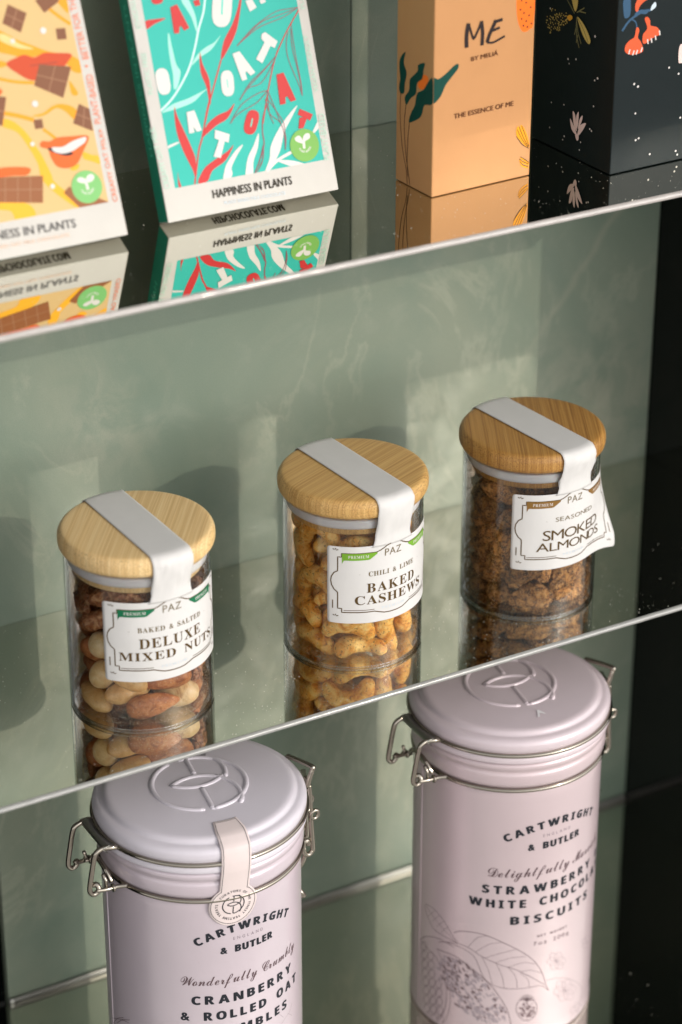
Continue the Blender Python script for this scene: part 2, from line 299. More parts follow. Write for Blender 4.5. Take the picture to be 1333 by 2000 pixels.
ART = """#teal
leaf_print|mint|f|0|187 954 195 947 197 857 205 789 220 758 207 717 185 677 166 675 175 746 174 822 178 898
leaf_print|mint|f|0|484 906 445 864 407 835 348 811 288 776 335 827 390 857 441 874
leaf_print|mint|f|0|381 652 329 631 267 592 194 575 118 566 75 565 145 597 234 612 313 633
leaf_print|mint|f|0|296 1114 314 1069 336 1018 350 944 359 967 359 1029 344 1088 333 1114
stem_print|pale|l|0.9|72 575 152 630 232 713 283 782 327 866 366 956 409 1036 436 1118
stem_print|mint|l|0.3|189 949 198 838 191 762 180 678
stem_print|red|l|0.8|187 171 242 334 278 405 328 527 370 612
stem_print|red|l|0.7|305 469 347 561 400 663 461 779
leaf_print|red|f|0|461 779 495 870 559 948 606 1023 636 1091 644 1090 628 1034 580 916 514 829
leaf_print|red|f|0|350 834 352 776 370 716 374 667 359 568 352 584 350 656 334 726 339 798
leaf_print|red|f|0|152 585 156 539 178 460 203 371 217 293 198 211 188 252 156 349 138 451 142 541
leaf_print|red|f|0|495 546 450 515 382 499 314 460 275 402 306 416 372 451 442 478
leaf_print|red|f|0|446 333 404 307 321 275 254 240 207 175 262 174 302 224 387 264
leaf_print|red|f|0|105 250 102 213 108 172 94 173 97 213
leaf_print|red|f|0|71 1035 122 1039 190 1034 123 1015 72 996
leaf_print|white|f|0|501 326 456 306 392 248 367 206 354 163 393 163 412 190 413 221 449 269
leaf_print|white|f|0|603 371 561 312 514 250 486 162 528 163 545 230 585 300
leaf_print|white|f|0|857 478 796 437 722 371 663 296 641 229 602 166 641 183 708 257 753 351 804 412
stem_print|white|l|1.4|611 164 681 211 776 242
leaf_print|white|f|0|682 213 750 203 817 180 856 152 778 162 721 188
leaf_print|white|f|0|914 316 951 365 977 388 975 354 943 327
leaf_print|white|f|0|70 390 133 402 135 394 86 381 70 377
stem_print|maroon|l|0.5|684 517 644 446 627 371 619 295 542 168
stem_print|red|l|0.55|638 416 700 578 770 733 838 830 904 908 963 970
leaf_line|maroon|l|0.28|960 983 890 983 835 981 764 957 672 912 565 836
leaf_line|maroon|l|0.28|960 983 872 947 757 924 699 908 626 871 565 836
leaf_line|maroon|l|0.28|959 980 847 960 732 938 639 883 568 838
leaf_line|maroon|l|0.28|903 903 898 821 898 709 902 586 896 523
leaf_line|maroon|l|0.28|895 880 885 784 893 685 898 596 896 523
leaf_line|maroon|l|0.28|879 868 856 813 849 741 866 660 886 588 896 523
leaf_line|maroon|l|0.28|781 751 701 695 627 652 581 616 526 557
leaf_line|maroon|l|0.28|780 746 719 672 660 623 586 610 529 558
leaf_line|maroon|l|0.28|778 749 694 686 587 615
leaf_line|maroon|l|0.28|699 583 633 574 544 539 486 490 450 446
leaf_line|maroon|l|0.28|698 581 625 531 537 501 483 476 452 447
leaf_line|maroon|l|0.28|700 576 719 502 743 399
leaf_line|maroon|l|0.28|697 574 685 473 700 406
leaf_line|maroon|l|0.26|676 541 687 462 738 408 751 343 742 259
leaf_line|maroon|l|0.26|689 539 731 463 760 388 742 259
leaf_line|maroon|l|0.26|616 303 579 224 542 168
leaf_line|maroon|l|0.26|616 303 596 221 551 171
leaf_line|maroon|l|0.26|620 302 603 236 574 202
leaf_line|maroon|l|0.26|758 358 756 311 742 259
letter_print|white|p|0|150 720 150 694 147 680 143 670 138 662 131 656 123 653 111 652 99 653 91 656 84 662 79 670 75 680 73 694 72 720 73 745 75 759 79 770 84 778 91 783 100 787 111 788 123 787 131 784 138 778 144 770 147 760 150 746
letter_print|white|p|0|576 1039 564 1000 555 979 546 964 535 954 523 947 510 944 492 946 476 950 466 958 458 968 454 982 452 999 455 1021 464 1060 475 1099 484 1120 493 1134 504 1145 516 1152 529 1155 546 1153 563 1149 573 1141 581 1131 585 1117 587 1100 585 1078
letter_print|white|p|0|511 652 508 626 504 613 500 603 494 596 487 591 479 588 467 588 456 590 449 594 443 600 438 608 436 618 435 632 437 657 440 682 443 695 448 705 454 713 461 718 469 720 480 721 492 719 499 715 505 709 509 701 512 690 513 676
letter_print|red|p|0|607 420 596 398 588 387 579 379 571 374 563 372 554 372 543 375 533 380 527 386 523 394 522 402 523 413 527 426 537 448 549 470 557 481 565 489 573 494 582 496 591 496 602 493 612 488 618 482 622 475 623 466 622 455 618 442
stem_print|teal|l|0.6|564 412 582 452
stem_print|teal|l|0.5|475 676 472 633
stem_print|teal|l|0.8|533 1105 510 1008
letter_print|red|p|0|195 1143 194 1132 192 1125 189 1121 184 1117 178 1114 171 1113 161 1112 151 1112 144 1114 138 1116 133 1120 130 1124 128 1130 127 1142 128 1153 130 1159 134 1164 138 1168 144 1170 151 1172 161 1173 172 1172 179 1171 185 1169 189 1165 192 1161 194 1154
letter_print|red|p|0|226 1086 266 1096 312 967 281 958 268 985 257 977 250 949 222 951
letter_print|red|p|0|360 1100 396 1105 398 1074 368 1071
letter_print|red|p|0|765 656 808 660 854 507 822 503 807 534 794 532 790 498 756 496
letter_print|white|p|0|531 800 573 808 644 686 614 673 595 699 586 693 591 658 560 654
letter_print|white|p|0|720 876 741 884 805 825 781 794 759 808 694 726 662 753 728 832 712 854
letter_print|white|p|0|658 1059 697 1063 718 1017 674 1000
letter_print|white|p|0|738 1048 767 1058 777 1038 748 1030
letter_print|red|p|0|867 459 938 417 916 387 899 400 872 360 849 373 877 413 850 430
letter_print|red|p|0|857 412 878 412 892 406 870 355 840 356
letter_print|white|p|0|212 544 257 548 280 439 250 436 234 466 237 435 205 434
letter_print|white|p|0|355 429 434 393 420 352 398 361 360 280 320 294 368 374 344 386
badge|green|c|0|858 265 87.1
sprout_print|white|f|0|809 312 835 320 852 295 853 276 832 282 811 296
sprout_print|white|f|0|855 283 858 310 879 325 899 319 896 298 873 288
sprout_print|white|l|1.3|857 285 853 248
lettering|white|a|PLANT-BASED|858 265
lettering|ink|t|HAPPINESS IN PLANTS|278 81 747 75 284 124
lettering|palegrey|t|PLANT BASED MILK CHOCOLATE|334 38 698 28 336 55
lettering|mint2|t|VEGAN-FRIENDLY|995 530 987 835 968 539
lettering|mint2|t|PLANT-BASED|994 166 1004 412 961 164
lettering|mint2|t|PLA|1000 972 994 1041 975 973
lettering|mint2|t|CREAMY OAT MILK|46 176 18 501 14 178
lettering|mint2|t|PLASTIC FREE|45 666 43 880 18 665
lettering|mint2|t|ETHICALLY|48 1007 29 1175 18 1007
#yellow
swirl_print|amber|f|0|464 1160 560 1120 640 1062 710 1025 799 978 900 947 956 902 948 850 903 860 870 908 774 963 668 965 602 988 536 1012 437 1039
swirl_print|yel|f|0|557 1104 596 1088 649 1041 719 1004 644 1018 580 1051 550 1075
swirl_print|amber|f|0|897 1223 951 1222 943 1154 917 1181
swirl_print|amber|l|1.6|846 1187 887 1145 941 1097
swirl_print|amber|f|0|528 973 564 948 520 938 454 958
swirl_print|amber|l|1.4|469 900 508 884 593 855 682 838
swirl_print|amber|f|0|872 818 893 785 906 749 887 739 869 758
swirl_print|amber|f|0|639 678 697 682 753 707 804 711 864 686 884 646 857 623 817 670 772 694 716 673 672 667
swirl_print|amber|l|1.9|404 736 497 711 569 686 641 655
swirl_print|amber|l|1.4|679 602 709 574 738 543
swirl_print|gold|f|0|478 688 536 662 586 601 620 529 648 464 674 371 683 331 765 244 850 168 817 153 718 231 622 348 613 437 578 536 538 609 469 650
swirl_print|gold|f|0|870 454 909 434 960 415 948 380 902 401 863 421
swirl_print|gold|f|0|778 383 832 399 827 380 803 369
swirl_print|gold|f|0|218 312 373 287 517 249 543 181 442 181 427 214 395 238 210 278
chocolate_print|brown|p|0|630 1241 720 1185 668 1094 581 1153
chocolate_print|brown2|l|0.35|675 1213 624 1124
chocolate_print|brown2|l|0.35|605 1197 694 1140
chocolate_print|brown|p|0|779 1240 814 1172 911 1221 864 1268
chocolate_print|brown|p|0|858 1086 909 1082 905 1026 854 1030
lips_print|lip|f|0|557 949 613 974 664 982 710 962 770 976 826 967 912 949 886 913 817 863 734 849 677 850 627 879
lips_print|lip2|l|0.7|680 924 730 923 786 921 830 921
chocolate_print|brown|p|0|730 923 898 887 821 739 680 824
chocolate_print|brown2|l|0.35|814 905 751 782
chocolate_print|brown2|l|0.35|705 874 860 813
chocolate_print|brown|p|0|409 821 520 790 470 653 367 696
chocolate_print|brown2|l|0.35|464 805 418 674
chocolate_print|brown2|l|0.35|388 758 495 721
lips_print|orange|f|0|458 852 503 832 499 810 461 803
chocolate_print|brown|p|0|899 696 953 662 944 549 846 605
chocolate_print|brown2|l|0.35|926 679 895 577
chocolate_print|brown2|l|0.35|872 650 948 605
chocolate_print|brown|p|0|639 655 685 653 683 608 638 609
lips_print|orange|f|0|645 531 666 544 700 536 746 548 824 542 914 527 871 460 822 401 768 388 714 406 690 457 684 498 652 514
mouth_print|dark|f|0|682 505 721 499 800 466 812 453 768 451 702 482
teeth_print|white|f|0|707 504 764 498 826 518 897 526 888 501 855 486 815 470 763 464 716 479
lips_print|orange|f|0|354 440 431 449 562 425 546 392 469 400 347 411
chocolate_print|brown3|p|0|295 420 627 373 597 240 269 300
chocolate_print|brown2|l|0.35|361 410 334 289
chocolate_print|brown2|l|0.35|427 401 399 276
chocolate_print|brown2|l|0.35|493 392 465 264
chocolate_print|brown2|l|0.35|560 382 531 252
chocolate_print|brown2|l|0.35|282 360 612 306
chocolate_print|brown3|p|0|753 295 956 182 788 181 719 270
dot_print|white|c|0|788 1086 16.3
dot_print|white|c|0|615 1059 12.1
dot_print|white|c|0|664 733 16.3
dot_print|white|c|0|606 538 11.5
dot_print|white|c|0|666 312 12.5
badge|green2|c|0|849 278 84.0
sprout_print|white|f|0|803 322 822 332 847 320 854 298 837 298 811 308
sprout_print|white|f|0|850 309 861 330 882 339 899 326 892 307 868 298
sprout_print|white|l|1.3|850 304 851 262
lettering|white|a|PLANT-BASED|849 278
lettering|grey|t|HAPPINESS IN PLANTS|155 106 748 88 162 148
lettering|peachtxt|t|PLANT BASED OAT MILK CHOCOLATE|187 57 703 49 191 74
lettering|lip3|t|BETTER FOR THE|1002 912 991 1237 967 912
lettering|lip3|t|PLANT-BASED|997 581 1002 832 962 580
lettering|lip3|t|CREAMY OAT MILK|1000 177 996 536 975 176
dot_print|lip3|c|0|981 876 6.9
dot_print|lip3|c|0|983 543 6.9
#orF
leaf_print|fern|f|0|156 717 157 692 114 649 77 612 49 560 12 528 1 529 -4 530 -7 661 32 656 83 680 127 710
berry_print|dorange|f|0|549 1084 529 1025 530 950 541 886 567 831 594 819 625 831 644 850 647 1026 595 1090
seed_print|dark|c|0|561 995 5.5
seed_print|dark|c|0|592 978 5.5
seed_print|dark|c|0|623 948 5.5
seed_print|dark|c|0|555 946 5.5
seed_print|dark|c|0|579 924 5.5
seed_print|dark|c|0|614 905 5.5
seed_print|dark|c|0|565 894 5.5
seed_print|dark|c|0|596 877 5.5
seed_print|dark|c|0|631 858 5.5
seed_print|dark|c|0|578 855 5.5
seed_print|dark|c|0|605 844 5.5
seed_print|dark|c|0|617 999 5.5
seed_print|dark|c|0|582 1017 5.5
petal_print|amber|f|0|557 290 574 293 598 259 623 215 643 165 625 168 585 209 556 247
petal_print|amber|f|0|581 294 597 292 626 241 645 184 643 165 611 224
petal_line|darkbrown|l|0.25|560 279 592 221 637 163
petal_line|darkbrown|l|0.25|572 292 604 225 640 166
petal_line|darkbrown|l|0.25|589 294 619 229 643 168
petal_line|darkbrown|l|0.25|556 241 593 191 642 157
petal_print|amber|l|0.9|588 113 621 90 647 68
petal_line|darkbrown|l|0.25|588 118 621 95 647 74
petal_print|amber|l|0.9|581 101 614 78 646 62
petal_line|darkbrown|l|0.25|581 106 613 83 645 67
petal_print|amber|l|0.9|586 87 606 63 645 45
petal_line|darkbrown|l|0.25|586 92 606 68 644 51
brush_lettering|dark|l|1.7|208 796 206 853 211 902 218 926
brush_lettering|dark|l|0.9|218 926 246 846 257 838
brush_lettering|dark|l|1.0|256 838 286 890 300 925
brush_lettering|dark|l|1.5|300 925 310 861 308 792
brush_lettering|dark|l|1.5|397 915 380 887 355 841 341 802
brush_lettering|dark|l|1.2|379 906 439 912
brush_lettering|dark|l|1.0|369 860 422 871
brush_lettering|dark|l|0.8|341 802 379 796 424 808 457 819
lettering|brown|t|BY MELIÁ|240 717 415 722 238 740
lettering|brown|t|THE ESSENCE OF ME|136 418 528 421 134 444
#orS
sun_print|dorange|f|0|-88 661 -50 656 -54 623 -91 581 -128 574 -145 592 -124 629
leaf_print|fern|f|0|-8 658 -49 631 -91 578 -149 540 -169 470 -200 423 -221 378 -213 361 -129 408 -98 446 -78 496 -4 528
leaf_print|fern|f|0|-262 738 -277 677 -249 627 -264 566 -271 512 -306 500 -320 531 -310 579 -318 634 -316 680 -291 718
leaf_print|fern|f|0|-82 726 -93 682 -103 635 -150 597 -160 537 -208 498 -248 451 -264 489 -225 538 -219 597 -184 632 -147 667 -142 700
stem_print|darkbrown|l|0.32|-303 504 -306 374 -284 210 -242 85 -230 6
stem_print|darkbrown|l|0.32|-250 454 -265 346 -250 188 -218 66 -207 10
stem_print|darkbrown|l|0.32|-216 364 -230 259 -234 127 -225 51
stem_print|darkgreen|l|0.25|-16 596 -90 550 -152 443 -210 375
#blS
pollen_print|pgold|c|0|-563 761 3.9
pollen_print|pgold|c|0|-577 740 3.9
pollen_print|pgold|c|0|-460 756 3.9
pollen_print|pgold|c|0|-585 789 3.9
pollen_print|pgold|c|0|-505 772 3.9
pollen_print|pgold|c|0|-512 687 3.9
pollen_print|pgold|c|0|-532 696 3.9
pollen_print|pgold|c|0|-483 745 3.9
pollen_print|pgold|c|0|-609 688 3.9
pollen_print|pgold|c|0|-597 711 3.9
pollen_print|pgold|c|0|-458 753 3.9
pollen_print|pgold|c|0|-558 693 3.9
pollen_print|pgold|c|0|-451 782 3.9
pollen_print|pgold|c|0|-528 694 3.9
pollen_print|pgold|c|0|-602 676 3.9
pollen_print|pgold|c|0|-608 674 3.9
pollen_print|pgold|c|0|-608 727 3.9
pollen_print|pgold|c|0|-628 713 3.9
pollen_print|pgold|c|0|-459 737 3.9
pollen_print|pgold|c|0|-497 785 3.9
pollen_print|pgold|c|0|-511 692 3.9
pollen_print|pgold|c|0|-517 730 3.9
pollen_print|pgold|c|0|-538 736 3.9
pollen_print|pgold|c|0|-574 744 3.9
pollen_print|pgold|c|0|-618 692 3.9
pollen_print|pgold|c|0|-613 677 3.9
pollen_print|pgold|c|0|-597 653 3.9
pollen_print|pgold|c|0|-485 741 3.9
pollen_print|pgold|c|0|-593 655 3.9
pollen_print|pgold|c|0|-537 683 3.9
pollen_print|pgold|c|0|-494 732 3.9
pollen_print|pgold|c|0|-547 688 3.9
pollen_print|pgold|c|0|-461 780 3.8
pollen_print|pgold|c|0|-597 654 3.9
pollen_print|pgold|c|0|-590 777 3.9
pollen_print|pgold|c|0|-487 763 3.9
pollen_print|pgold|c|0|-601 744 3.9
pollen_print|pgold|c|0|-445 746 3.9
pollen_print|pgold|c|0|-454 760 3.9
pollen_print|pgold|c|0|-518 720 3.9
pollen_print|pgold|c|0|-592 652 3.9
pollen_print|pgold|c|0|-635 699 3.9
pollen_print|pgold|c|0|-466 777 3.9
pollen_print|pgold|c|0|-449 763 3.9
pollen_print|pgold|c|0|-538 771 3.9
pollen_print|pgold|c|0|-485 746 3.9
pollen_print|pgold|c|0|-593 783 3.9
pollen_print|pgold|c|0|-629 734 3.9
pollen_print|pgold|c|0|-510 702 3.9
pollen_print|pgold|c|0|-563 732 3.9
pollen_print|pgold|c|0|-568 705 3.9
pollen_print|pgold|c|0|-577 713 3.9
pollen_print|pgold|c|0|-524 686 3.9
pollen_print|pgold|c|0|-596 725 3.9
pollen_print|pgold|c|0|-519 771 3.9
pollen_print|pgold|c|0|-521 683 3.9
pollen_print|pgold|c|0|-442 769 3.9
pollen_print|pgold|c|0|-574 735 3.9
pollen_print|pgold|c|0|-556 790 3.9
pollen_print|pgold|c|0|-458 756 3.9
pollen_print|pgold|c|0|-548 716 3.9
pollen_print|pgold|c|0|-524 721 3.9
pollen_print|pgold|c|0|-584 687 3.9
pollen_print|pgold|c|0|-454 799 3.8
pollen_print|pgold|c|0|-618 676 3.9
pollen_print|pgold|c|0|-549 763 3.9
pollen_print|pgold|c|0|-522 732 3.9
pollen_print|pgold|c|0|-524 756 3.9
pollen_print|pgold|c|0|-576 740 3.9
pollen_print|pgold|c|0|-536 760 3.9
pollen_print|pgold|c|0|-443 754 3.9
pollen_print|pgold|c|0|-594 705 3.9
pollen_print|pgold|c|0|-504 767 3.9
pollen_print|pgold|c|0|-494 723 3.9
pollen_print|pgold|c|0|-542 772 3.9
pollen_print|pgold|c|0|-468 747 3.9
pollen_print|pgold|c|0|-528 760 3.9
pollen_print|pgold|c|0|-527 700 3.9
pollen_print|pgold|c|0|-476 728 3.9
pollen_print|pgold|c|0|-584 743 3.9
pollen_print|pgold|c|0|-523 695 3.9
pollen_print|pgold|c|0|-477 781 3.9
pollen_print|pgold|c|0|-496 749 3.9
pollen_print|pgold|c|0|-586 669 3.9
pollen_print|pgold|c|0|-512 778 3.9
pollen_print|pgold|c|0|-560 684 3.9
pollen_print|pgold|c|0|-514 711 3.9
pollen_print|pgold|c|0|-512 783 3.9
pollen_print|pgold|c|0|-501 720 3.9
pollen_print|pgold|c|0|-544 752 3.9
pollen_print|pgold|c|0|-543 744 3.9
pollen_print|pgold|c|0|-469 727 3.9
pollen_print|pgold|c|0|-597 789 3.9
pollen_print|pgold|c|0|-593 651 3.9
pollen_print|pgold|c|0|-630 714 3.9
bud_print|amber2|f|0|-441 779 -421 797 -397 797 -394 782 -419 764
leaf_print|pgold|f|0|-348 803 -304 788 -254 749 -222 705 -234 681 -272 699 -311 740
leaf_print|pgold|f|0|-414 923 -362 935 -348 887 -365 831 -388 851
twig_print|olive|l|0.5|-351 802 -354 749 -345 693 -320 637
twig_print|olive|l|0.5|-353 782 -336 721 -303 664
twig_print|olive|l|0.5|-448 876 -409 846 -375 816
twig_print|olive|l|0.5|-354 827 -304 859 -289 870
twig_print|olive|l|0.5|-334 839 -272 845
twig_print|olive|l|0.5|-354 743 -367 700
twig_print|olive|l|0.5|-336 708 -348 659
leaf_line|black|l|0.25|-342 798 -286 747 -239 688
petal_print|petal|f|0|-352 264 -330 255 -316 209 -308 164 -336 189
petal_print|petal|f|0|-300 279 -295 255 -299 200 -311 183 -318 242
petal_print|petal|f|0|-262 268 -262 244 -283 198 -298 180 -286 238
petal_print|petal|f|0|-374 218 -348 199 -307 150 -317 141 -356 163
petal_print|petal|f|0|-227 234 -246 195 -285 147 -301 149 -278 206
petal_print|petal|f|0|-317 144 -290 148 -288 122 -302 111 -316 128
dot_print|white|c|0|-598 789 5.3
dot_print|white|c|0|-180 739 6.9
dot_print|white|c|0|-415 549 6.2
dot_print|white|c|0|-342 567 5.3
dot_print|white|c|0|-403 526 4.4
dot_print|white|c|0|-140 514 6.9
dot_print|white|c|0|-165 496 5.2
dot_print|white|c|0|-553 261 4.5
dot_print|white|c|0|-435 281 4.5
dot_print|white|c|0|-164 349 5.2
dot_print|white|c|0|-560 112 4.6
dot_print|white|c|0|-188 212 5.3
dot_print|white|c|0|-172 205 5.3
dot_print|white|c|0|-420 102 5.4
dot_print|white|c|0|-432 78 4.5
dot_print|white|c|0|-266 112 4.5
dot_print|white|c|0|-274 65 4.5
#blF
dot_print|white|c|0|136 497 6.6
dot_print|white|c|0|163 478 6.6
dot_print|white|c|0|371 550 5.9
dot_print|white|c|0|440 504 6.0
dot_print|white|c|0|155 327 5.9
dot_print|white|c|0|471 247 6.1
dot_print|white|c|0|187 179 6.0
dot_print|white|c|0|167 172 6.0
dot_print|white|c|0|271 72 6.1
dot_print|white|c|0|453 57 6.1
dot_print|white|c|0|466 33 6.1
dot_print|white|c|0|606 435 6.1
dot_print|white|c|0|611 165 6.1
leaf_print|blue|f|0|33 981 73 994 84 935 80 885 49 877 36 917
stem_print|blue|l|1.2|34 809 74 854 119 879 172 896 220 895
leaf_print|blue|f|0|111 886 140 907 204 898 189 878 142 888
stem_print|blue|l|0.7|93 864 121 846 133 812
bell_print|coral|f|0|117 908 115 943 136 972 199 962 169 948 143 926 133 902
bell_print|coral|f|0|119 763 128 807 139 813 150 794 143 756 164 730 183 688 176 670 133 664 86 672 59 695 63 727 89 749
bell_print|coral|f|0|183 853 202 860 220 838 225 810 266 795 291 768 289 749 246 737 200 715 178 722 177 767 203 798
stamen_print|white|l|0.7|94 698 86 673
stamen_print|white|l|0.7|122 687 114 662
stamen_print|white|l|0.7|145 687 137 662
stamen_print|white|l|0.7|176 696 168 671
stamen_print|white|l|0.7|209 736 215 709
stamen_print|white|l|0.7|234 738 240 712
stamen_print|white|l|0.7|261 748 267 722
stamen_print|white|l|0.7|287 772 293 745
bud_print|palegrey|f|0|248 936 254 909 220 892 226 920
emblem_print|petal|f|0|434 661 474 668 589 636 596 549 458 562 433 576
#tin2
botanical_print|sepia|l|0.35|-632 760 -579 792 -489 808 -404 797 -310 754 -205 687 -125 605 -71 510 -40 408 -16 353
botanical_print|sepia|l|0.3|-674 667 -586 670 -495 630 -433 494 -375 440 -281 416 -167 411 -77 408 -16 353
botanical_print|sepia|l|0.3|-748 636 -630 687 -536 687 -447 642 -342 598 -229 552 -130 479 -46 404
botanical_print|sepia|l|0.2|-536 687 -479 771 -423 800
botanical_print|sepia|l|0.2|-486 667 -402 741 -329 759
botanical_print|sepia|l|0.2|-428 634 -336 679 -244 708
botanical_print|sepia|l|0.2|-361 608 -270 646 -176 649
botanical_print|sepia|l|0.2|-286 577 -193 605 -114 580
botanical_print|sepia|l|0.2|-210 538 -143 540 -70 499
botanical_print|sepia|l|0.2|-361 608 -322 519 -305 427
botanical_print|sepia|l|0.2|-286 577 -237 506 -225 415
botanical_print|sepia|l|0.2|-210 533 -160 473 -148 411
botanical_print|sepia|l|0.2|-447 642 -407 557 -376 446
botanical_print|sepia|l|0.3|-881 844 -794 856 -714 819 -665 763 -608 701
botanical_print|sepia|l|0.3|-889 833 -861 770 -790 710 -699 701 -608 696
botanical_print|sepia|l|0.2|-881 839 -764 781 -619 702
botanical_print|sepia|l|0.15|-853 764 -787 847
botanical_print|sepia|l|0.15|-806 758 -746 835
botanical_print|sepia|l|0.15|-764 742 -708 814
botanical_print|sepia|l|0.15|-724 723 -672 792
botanical_print|sepia|l|0.3|-950 527 -865 607 -761 657 -686 661 -629 653
botanical_print|sepia|l|0.35|-929 542 -863 527 -771 512 -711 440 -678 329 -680 186 -721 70 -758 -10
botanical_print|sepia|l|0.25|-759 577 -694 484 -656 363 -646 226 -672 96 -719 0
botanical_print|sepia|l|0.4|-759 577 -616 589 -492 527 -394 443 -326 345 -276 240 -254 134
botanical_print|sepia2|l|0.5|-654 340 -646 333
botanical_print|sepia3|l|1.5|-676 391 -662 378
botanical_print|sepia3|l|0.8|-754 436 -740 427
botanical_print|sepia3|l|1.1|-698 511 -691 505
botanical_print|sepia3|l|0.5|-630 288 -618 276
botanical_print|sepia2|l|1.5|-645 326 -637 319
botanical_print|sepia3|l|1.5|-457 372 -443 352
botanical_print|sepia3|l|0.5|-507 464 -491 442
botanical_print|sepia3|l|1.5|-344 167 -336 154
botanical_print|sepia2|l|1.5|-502 372 -489 356
botanical_print|sepia3|l|1.1|-646 446 -632 432
botanical_print|sepia3|l|0.8|-621 381 -608 367
botanical_print|sepia3|l|0.5|-642 465 -628 452
botanical_print|sepia3|l|0.5|-363 178 -354 163
botanical_print|sepia3|l|1.5|-586 494 -575 481
botanical_print|sepia2|l|0.5|-674 474 -665 466
botanical_print|sepia3|l|1.5|-308 212 -301 201
botanical_print|sepia3|l|0.8|-400 223 -383 197
botanical_print|sepia3|l|0.5|-507 390 -500 381
botanical_print|sepia2|l|1.1|-405 423 -391 403
botanical_print|sepia2|l|0.5|-407 255 -393 234
botanical_print|sepia3|l|0.5|-725 522 -712 512
botanical_print|sepia2|l|1.5|-612 484 -600 473
botanical_print|sepia2|l|0.8|-691 440 -670 423
botanical_print|sepia3|l|0.8|-606 448 -599 440
botanical_print|sepia2|l|1.5|-640 383 -622 365
botanical_print|sepia3|l|1.5|-680 415 -663 401
botanical_print|sepia3|l|1.5|-463 244 -452 228
botanical_print|sepia2|l|0.5|-516 530 -510 522
botanical_print|sepia3|l|0.5|-618 579 -603 564
botanical_print|sepia3|l|0.8|-595 442 -588 434
botanical_print|sepia2|l|0.8|-608 460 -592 442
botanical_print|sepia3|l|1.1|-613 494 -606 486
botanical_print|sepia3|l|1.1|-642 500 -628 486
botanical_print|sepia3|l|1.1|-389 226 -376 206
botanical_print|sepia3|l|1.5|-440 438 -428 422
botanical_print|sepia3|l|1.5|-374 276 -365 262
botanical_print|sepia3|l|1.1|-557 315 -546 302
botanical_print|sepia3|l|0.5|-575 407 -562 392
botanical_print|sepia2|l|1.5|-634 472 -615 454
botanical_print|sepia3|l|1.1|-522 251 -503 227
botanical_print|sepia3|l|0.8|-641 323 -625 308
botanical_print|sepia2|l|1.5|-627 512 -614 498
botanical_print|sepia3|l|0.8|-636 381 -621 368
botanical_print|sepia3|l|0.5|-505 500 -498 492
botanical_print|sepia2|l|0.5|-637 454 -625 442
botanical_print|sepia3|l|0.5|-728 510 -716 502
botanical_print|sepia2|l|0.5|-582 342 -572 331
botanical_print|sepia2|l|1.1|-535 244 -520 226
botanical_print|sepia2|l|1.1|-360 336 -353 324
botanical_print|sepia2|l|1.1|-423 198 -410 179
botanical_print|sepia3|l|0.5|-616 476 -605 465
botanical_print|sepia2|l|1.5|-490 367 -482 357
botanical_print|sepia2|l|0.8|-606 317 -599 309
botanical_print|sepia2|l|0.5|-599 527 -582 509
botanical_print|sepia3|l|0.8|-709 397 -699 389
botanical_print|sepia2|l|1.5|-462 393 -454 382
botanical_print|sepia2|l|0.8|-564 232 -544 209
botanical_print|sepia2|l|1.5|-608 456 -600 448
botanical_print|sepia3|l|1.1|-453 328 -438 308
botanical_print|sepia3|l|1.1|-399 267 -384 246
botanical_print|sepia3|l|0.8|-539 300 -522 279
botanical_print|sepia3|l|1.1|-637 338 -618 319
botanical_print|sepia2|l|1.1|-485 337 -469 316
botanical_print|sepia3|l|1.5|-503 393 -496 384
botanical_print|sepia3|l|1.1|-533 452 -527 444
botanical_print|sepia3|l|0.8|-334 197 -320 174
botanical_print|sepia3|l|0.8|-733 383 -718 372
botanical_print|sepia3|l|1.1|-525 339 -508 318
botanical_print|sepia2|l|1.1|-699 442 -681 428
botanical_print|sepia3|l|1.1|-520 488 -511 477
botanical_print|sepia3|l|1.1|-596 463 -579 444
botanical_print|sepia2|l|1.1|-442 468 -435 458
botanical_print|sepia3|l|1.1|-726 502 -713 493
botanical_print|sepia3|l|0.5|-497 422 -483 403
botanical_print|sepia3|l|1.1|-444 271 -435 258
botanical_print|sepia3|l|0.5|-586 412 -571 396
botanical_print|sepia3|l|0.5|-362 212 -355 201
botanical_print|sepia2|l|1.5|-462 260 -452 246
botanical_print|sepia3|l|0.8|-548 304 -539 295
botanical_print|sepia2|l|1.1|-366 343 -350 319
botanical_print|sepia2|l|0.8|-688 472 -666 454
botanical_print|sepia3|l|1.1|-758 445 -736 431
botanical_print|sepia3|l|0.8|-706 558 -699 552
botanical_print|sepia3|l|0.8|-609 488 -602 481
botanical_print|sepia3|l|0.5|-580 547 -571 537
botanical_print|sepia2|l|1.5|-664 469 -651 456
botanical_print|sepia3|l|1.1|-539 510 -532 501
botanical_print|sepia2|l|0.8|-524 536 -513 522
botanical_print|sepia2|l|0.8|-611 383 -600 372
botanical_print|sepia3|l|1.1|-714 386 -702 377
botanical_print|sepia2|l|0.8|-590 571 -573 553
botanical_print|sepia2|l|1.5|-683 402 -661 383
botanical_print|sepia3|l|0.5|-431 352 -417 333
botanical_print|sepia3|l|1.5|-611 424 -592 404
botanical_print|sepia3|l|0.8|-504 312 -492 297
botanical_print|sepia2|l|0.8|-421 236 -414 225
botanical_print|sepia3|l|1.1|-596 351 -577 331
botanical_print|sepia3|l|1.1|-676 401 -669 394
botanical_print|sepia3|l|0.5|-674 515 -658 501
botanical_print|sepia3|l|1.5|-618 331 -610 323
botanical_print|sepia3|l|0.5|-398 188 -387 172
botanical_print|sepia2|l|0.8|-637 364 -618 345
botanical_print|sepia3|l|1.1|-470 172 -457 154
botanical_print|sepia2|l|0.8|-488 210 -481 201
botanical_print|sepia2|l|0.5|-737 452 -729 446
